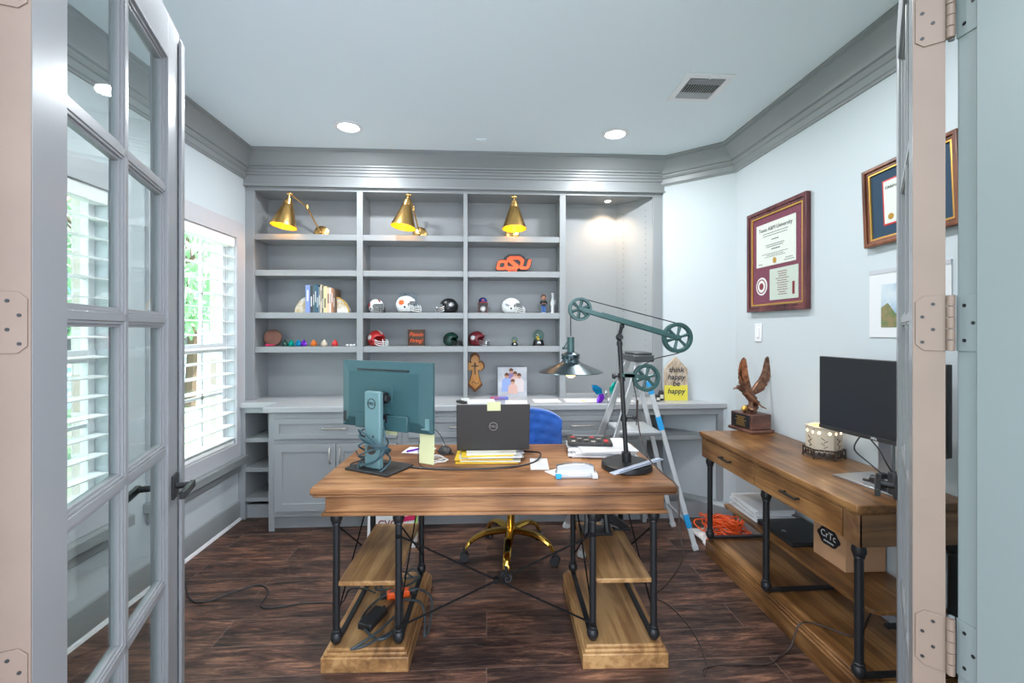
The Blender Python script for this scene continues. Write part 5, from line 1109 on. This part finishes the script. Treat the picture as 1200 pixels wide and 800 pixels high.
# ---------------------------------------------------------------- under the desk
def DKp(x, y, z): # desk local to world
    a = math.radians(-2); return Vector((.062+x*math.cos(a)-y*math.sin(a), 2.20+x*math.sin(a)+y*math.cos(a), z))
ps = thing('power_brick', 'black power adapter lying on the left desk plinth', 'power adapter', DKp(-.57, -.13, .0905), -20)
MB().box(-.035, -.07, 0, .035, .07, .03).build('case', 'blackp', ps, bev=.006); MB().cyl((0, .07, .015), (0, .09, .015), .006).build('strain_relief', 'rubber', ps)
op = thing('outlet_adapter', 'orange multi outlet adapter among black cables on the left desk plinth', 'outlet adapter', DKp(-.50, .06, .0905), 15)
o = MB(); o.box(-.055, -.02, 0, .055, .02, .032); o.box(-.02, -.045, 0, .02, .045, .03); o.build('housing', 'orange', op, bev=.006)
o = MB()
for dx, dy in ((-.055, 0), (.055, 0), (0, -.045)): o.cb((dx*1.3, dy*1.3, .015), (.03, .03, .022))
o.build('plug', 'blackp', op, bev=.004)
o = MB(); random.seed(51)
Z = .098
def cpath(P, r=.0055): o.tube([DKp(*p) for p in P], r)
cpath([(-.42, .22, Z), (-.50, .20, Z+.01), (-.47, .27, Z+.02), (-.42, .18, Z+.02), (-.50, .10, Z+.01), (-.60, .12, Z), (-.58, .22, Z+.02), (-.50, .05, Z+.04)])
cpath([(-.50, .06, .13), (-.60, .0, Z), (-.62, -.14, Z), (-.52, -.26, Z), (-.46, -.22, Z), (-.47, -.1, Z), (-.5, .02, .12)])
cpath([(-.45, .06, .12), (-.40, .07, .12), (-.33, .02, .10), (-.325, -.08, .03), (-.34, -.13, .02), (-.345, -.08, .06), (-.38, -.02, .11), (-.50, .0, .11)])
cpath([(-.57, -.2, .12), (-.55, -.1, Z), (-.48, .1, .10), (-.56, .2, .13), (-.62, .1, .12), (-.60, .02, .16), (-.58, -.02, .25), (-.60, -.02, .33)], .0035)
cpath([(-.54, .28, .18), (-.50, .14, .10), (-.47, .0, .13), (-.44, -.16, Z), (-.52, -.27, .10), (-.57, -.32, .105), (-.60, -.335, .11), (-.585, -.33, .115), (-.52, -.25, .12), (-.47, -.12, .11)])
cpath([(-.46, .20, .11), (-.52, .24, .12), (-.60, .24, .11), (-.63, .12, .10), (-.56, .08, .11), (-.50, .03, .12)])
tag(o.build('cable_tangle', mat('grey black cable', (.035, .045, .05), .4)), 'tangle of black power cables on the left desk plinth', 'cables')
o = MB(); o.tube([(-1.80, 2.76, .004), (-1.70, 2.66, .004), (-1.55, 2.47, .004), (-1.45, 2.43, .004), (-1.35, 2.52, .004), (-1.25, 2.575, .004), (-1.17, 2.51, .004), (-1.15, 2.39, .004), (-1.09, 2.36, .004), (-.95, 2.39, .004), (-.82, 2.39, .004), (-.74, 2.38, .01), (-.70, 2.37, .08), (-.62, 2.34, .099), (-.55, 2.28, .11)], .0042, k=8)
tag(o.build('floor_cable', 'cordb'), 'black cable winding across the floor from the left wall to the desk', 'cable')
bg_ = thing('shopping_bag', 'white bag with red and pink print standing behind the left desk pedestal', 'bag', (-.60, 3.02, 0), 0)
o = MB(); o.add([(-.17, -.05, 0), (.14, -.05, 0), (.14, .05, 0), (-.17, .05, 0), (-.16, -.02, .50), (.16, -.02, .48), (.16, .02, .48), (-.16, .02, .50)], [(0,3,2,1),(4,5,6,7),(0,1,5,4),(1,2,6,5),(2,3,7,6),(3,0,4,7)]); pb = o.build('bag_body', 'white', bg_, bev=.004)
text('CVC', .06, 'maroon', pb, (-.04, -.0425, .155), (PI/2-.06, 0, 0), .001, off=.001); o = MB(); o.cb((.08, -.0405, .185), (.12, .004, .03), rot('Y', -8) @ rot('X', -4)); o.build('red_band', mat('crimson print', (.60, .01, .10), .5), pb); o = MB(); o.cb((.143, -.040, .16), (.014, .006, .16), rot('X', -4)); o.build('green_edge', mat('lime edge', (.35, .65, .08), .5), pb)
# right pedestal shelf: black tape dispenser and stapler
fs = thing('black_device', 'black upright desk device on the right pedestal shelf behind the pipe leg', 'device', DKp(.50, .15, .3605), 0)
MB().box(-.075, -.05, 0, .075, .05, .016).build('base', 'blackp', fs, bev=.003)
for x in (-.055, .055): MB().tube([(x, -.03, .012), (x*.9, -.02, .08), (x*.85, .0, .17), (x*.85, .02, .22)], (.017, .012), 8).build('post', 'blackp', fs)
MB().lathe([(.028, 0), (.04, .02), (.04, .10), (.03, .14), (.018, .15)], (0, .01, .06), 20).build('cylinder_body', 'darkp', fs)
sp2 = thing('stapler', 'large black heavy duty stapler on the right pedestal shelf', 'stapler', DKp(.595, .18, .3605), 0)
R = rot('Y', 28); o = MB(); o.M = Matrix.Translation((0, 0, .05)) @ R.to_4x4(); o.prism([(-.10, -.012), (.075, -.024), (.09, -.01), (.085, .012), (-.02, .03), (-.10, .022)], -.02, .02, 'y'); o.build('arm', 'blackp', sp2, bev=.006)
o = MB(); o.M = Matrix.Translation((-.005, 0, .025)) @ rot('Y', 18).to_4x4(); o.box(-.085, -.016, -.006, .075, .016, .004); o.build('magazine', 'silver', sp2, bev=.002); MB().box(.0, -.022, 0, .09, .022, .010).build('base', 'blackp', sp2, bev=.003)
o = MB(); o.M = Matrix.Translation((0, 0, .05)) @ R.to_4x4(); o.box(-.112, -.014, .0, -.098, .014, .024); o.build('tip', 'bluet', sp2, bev=.003)
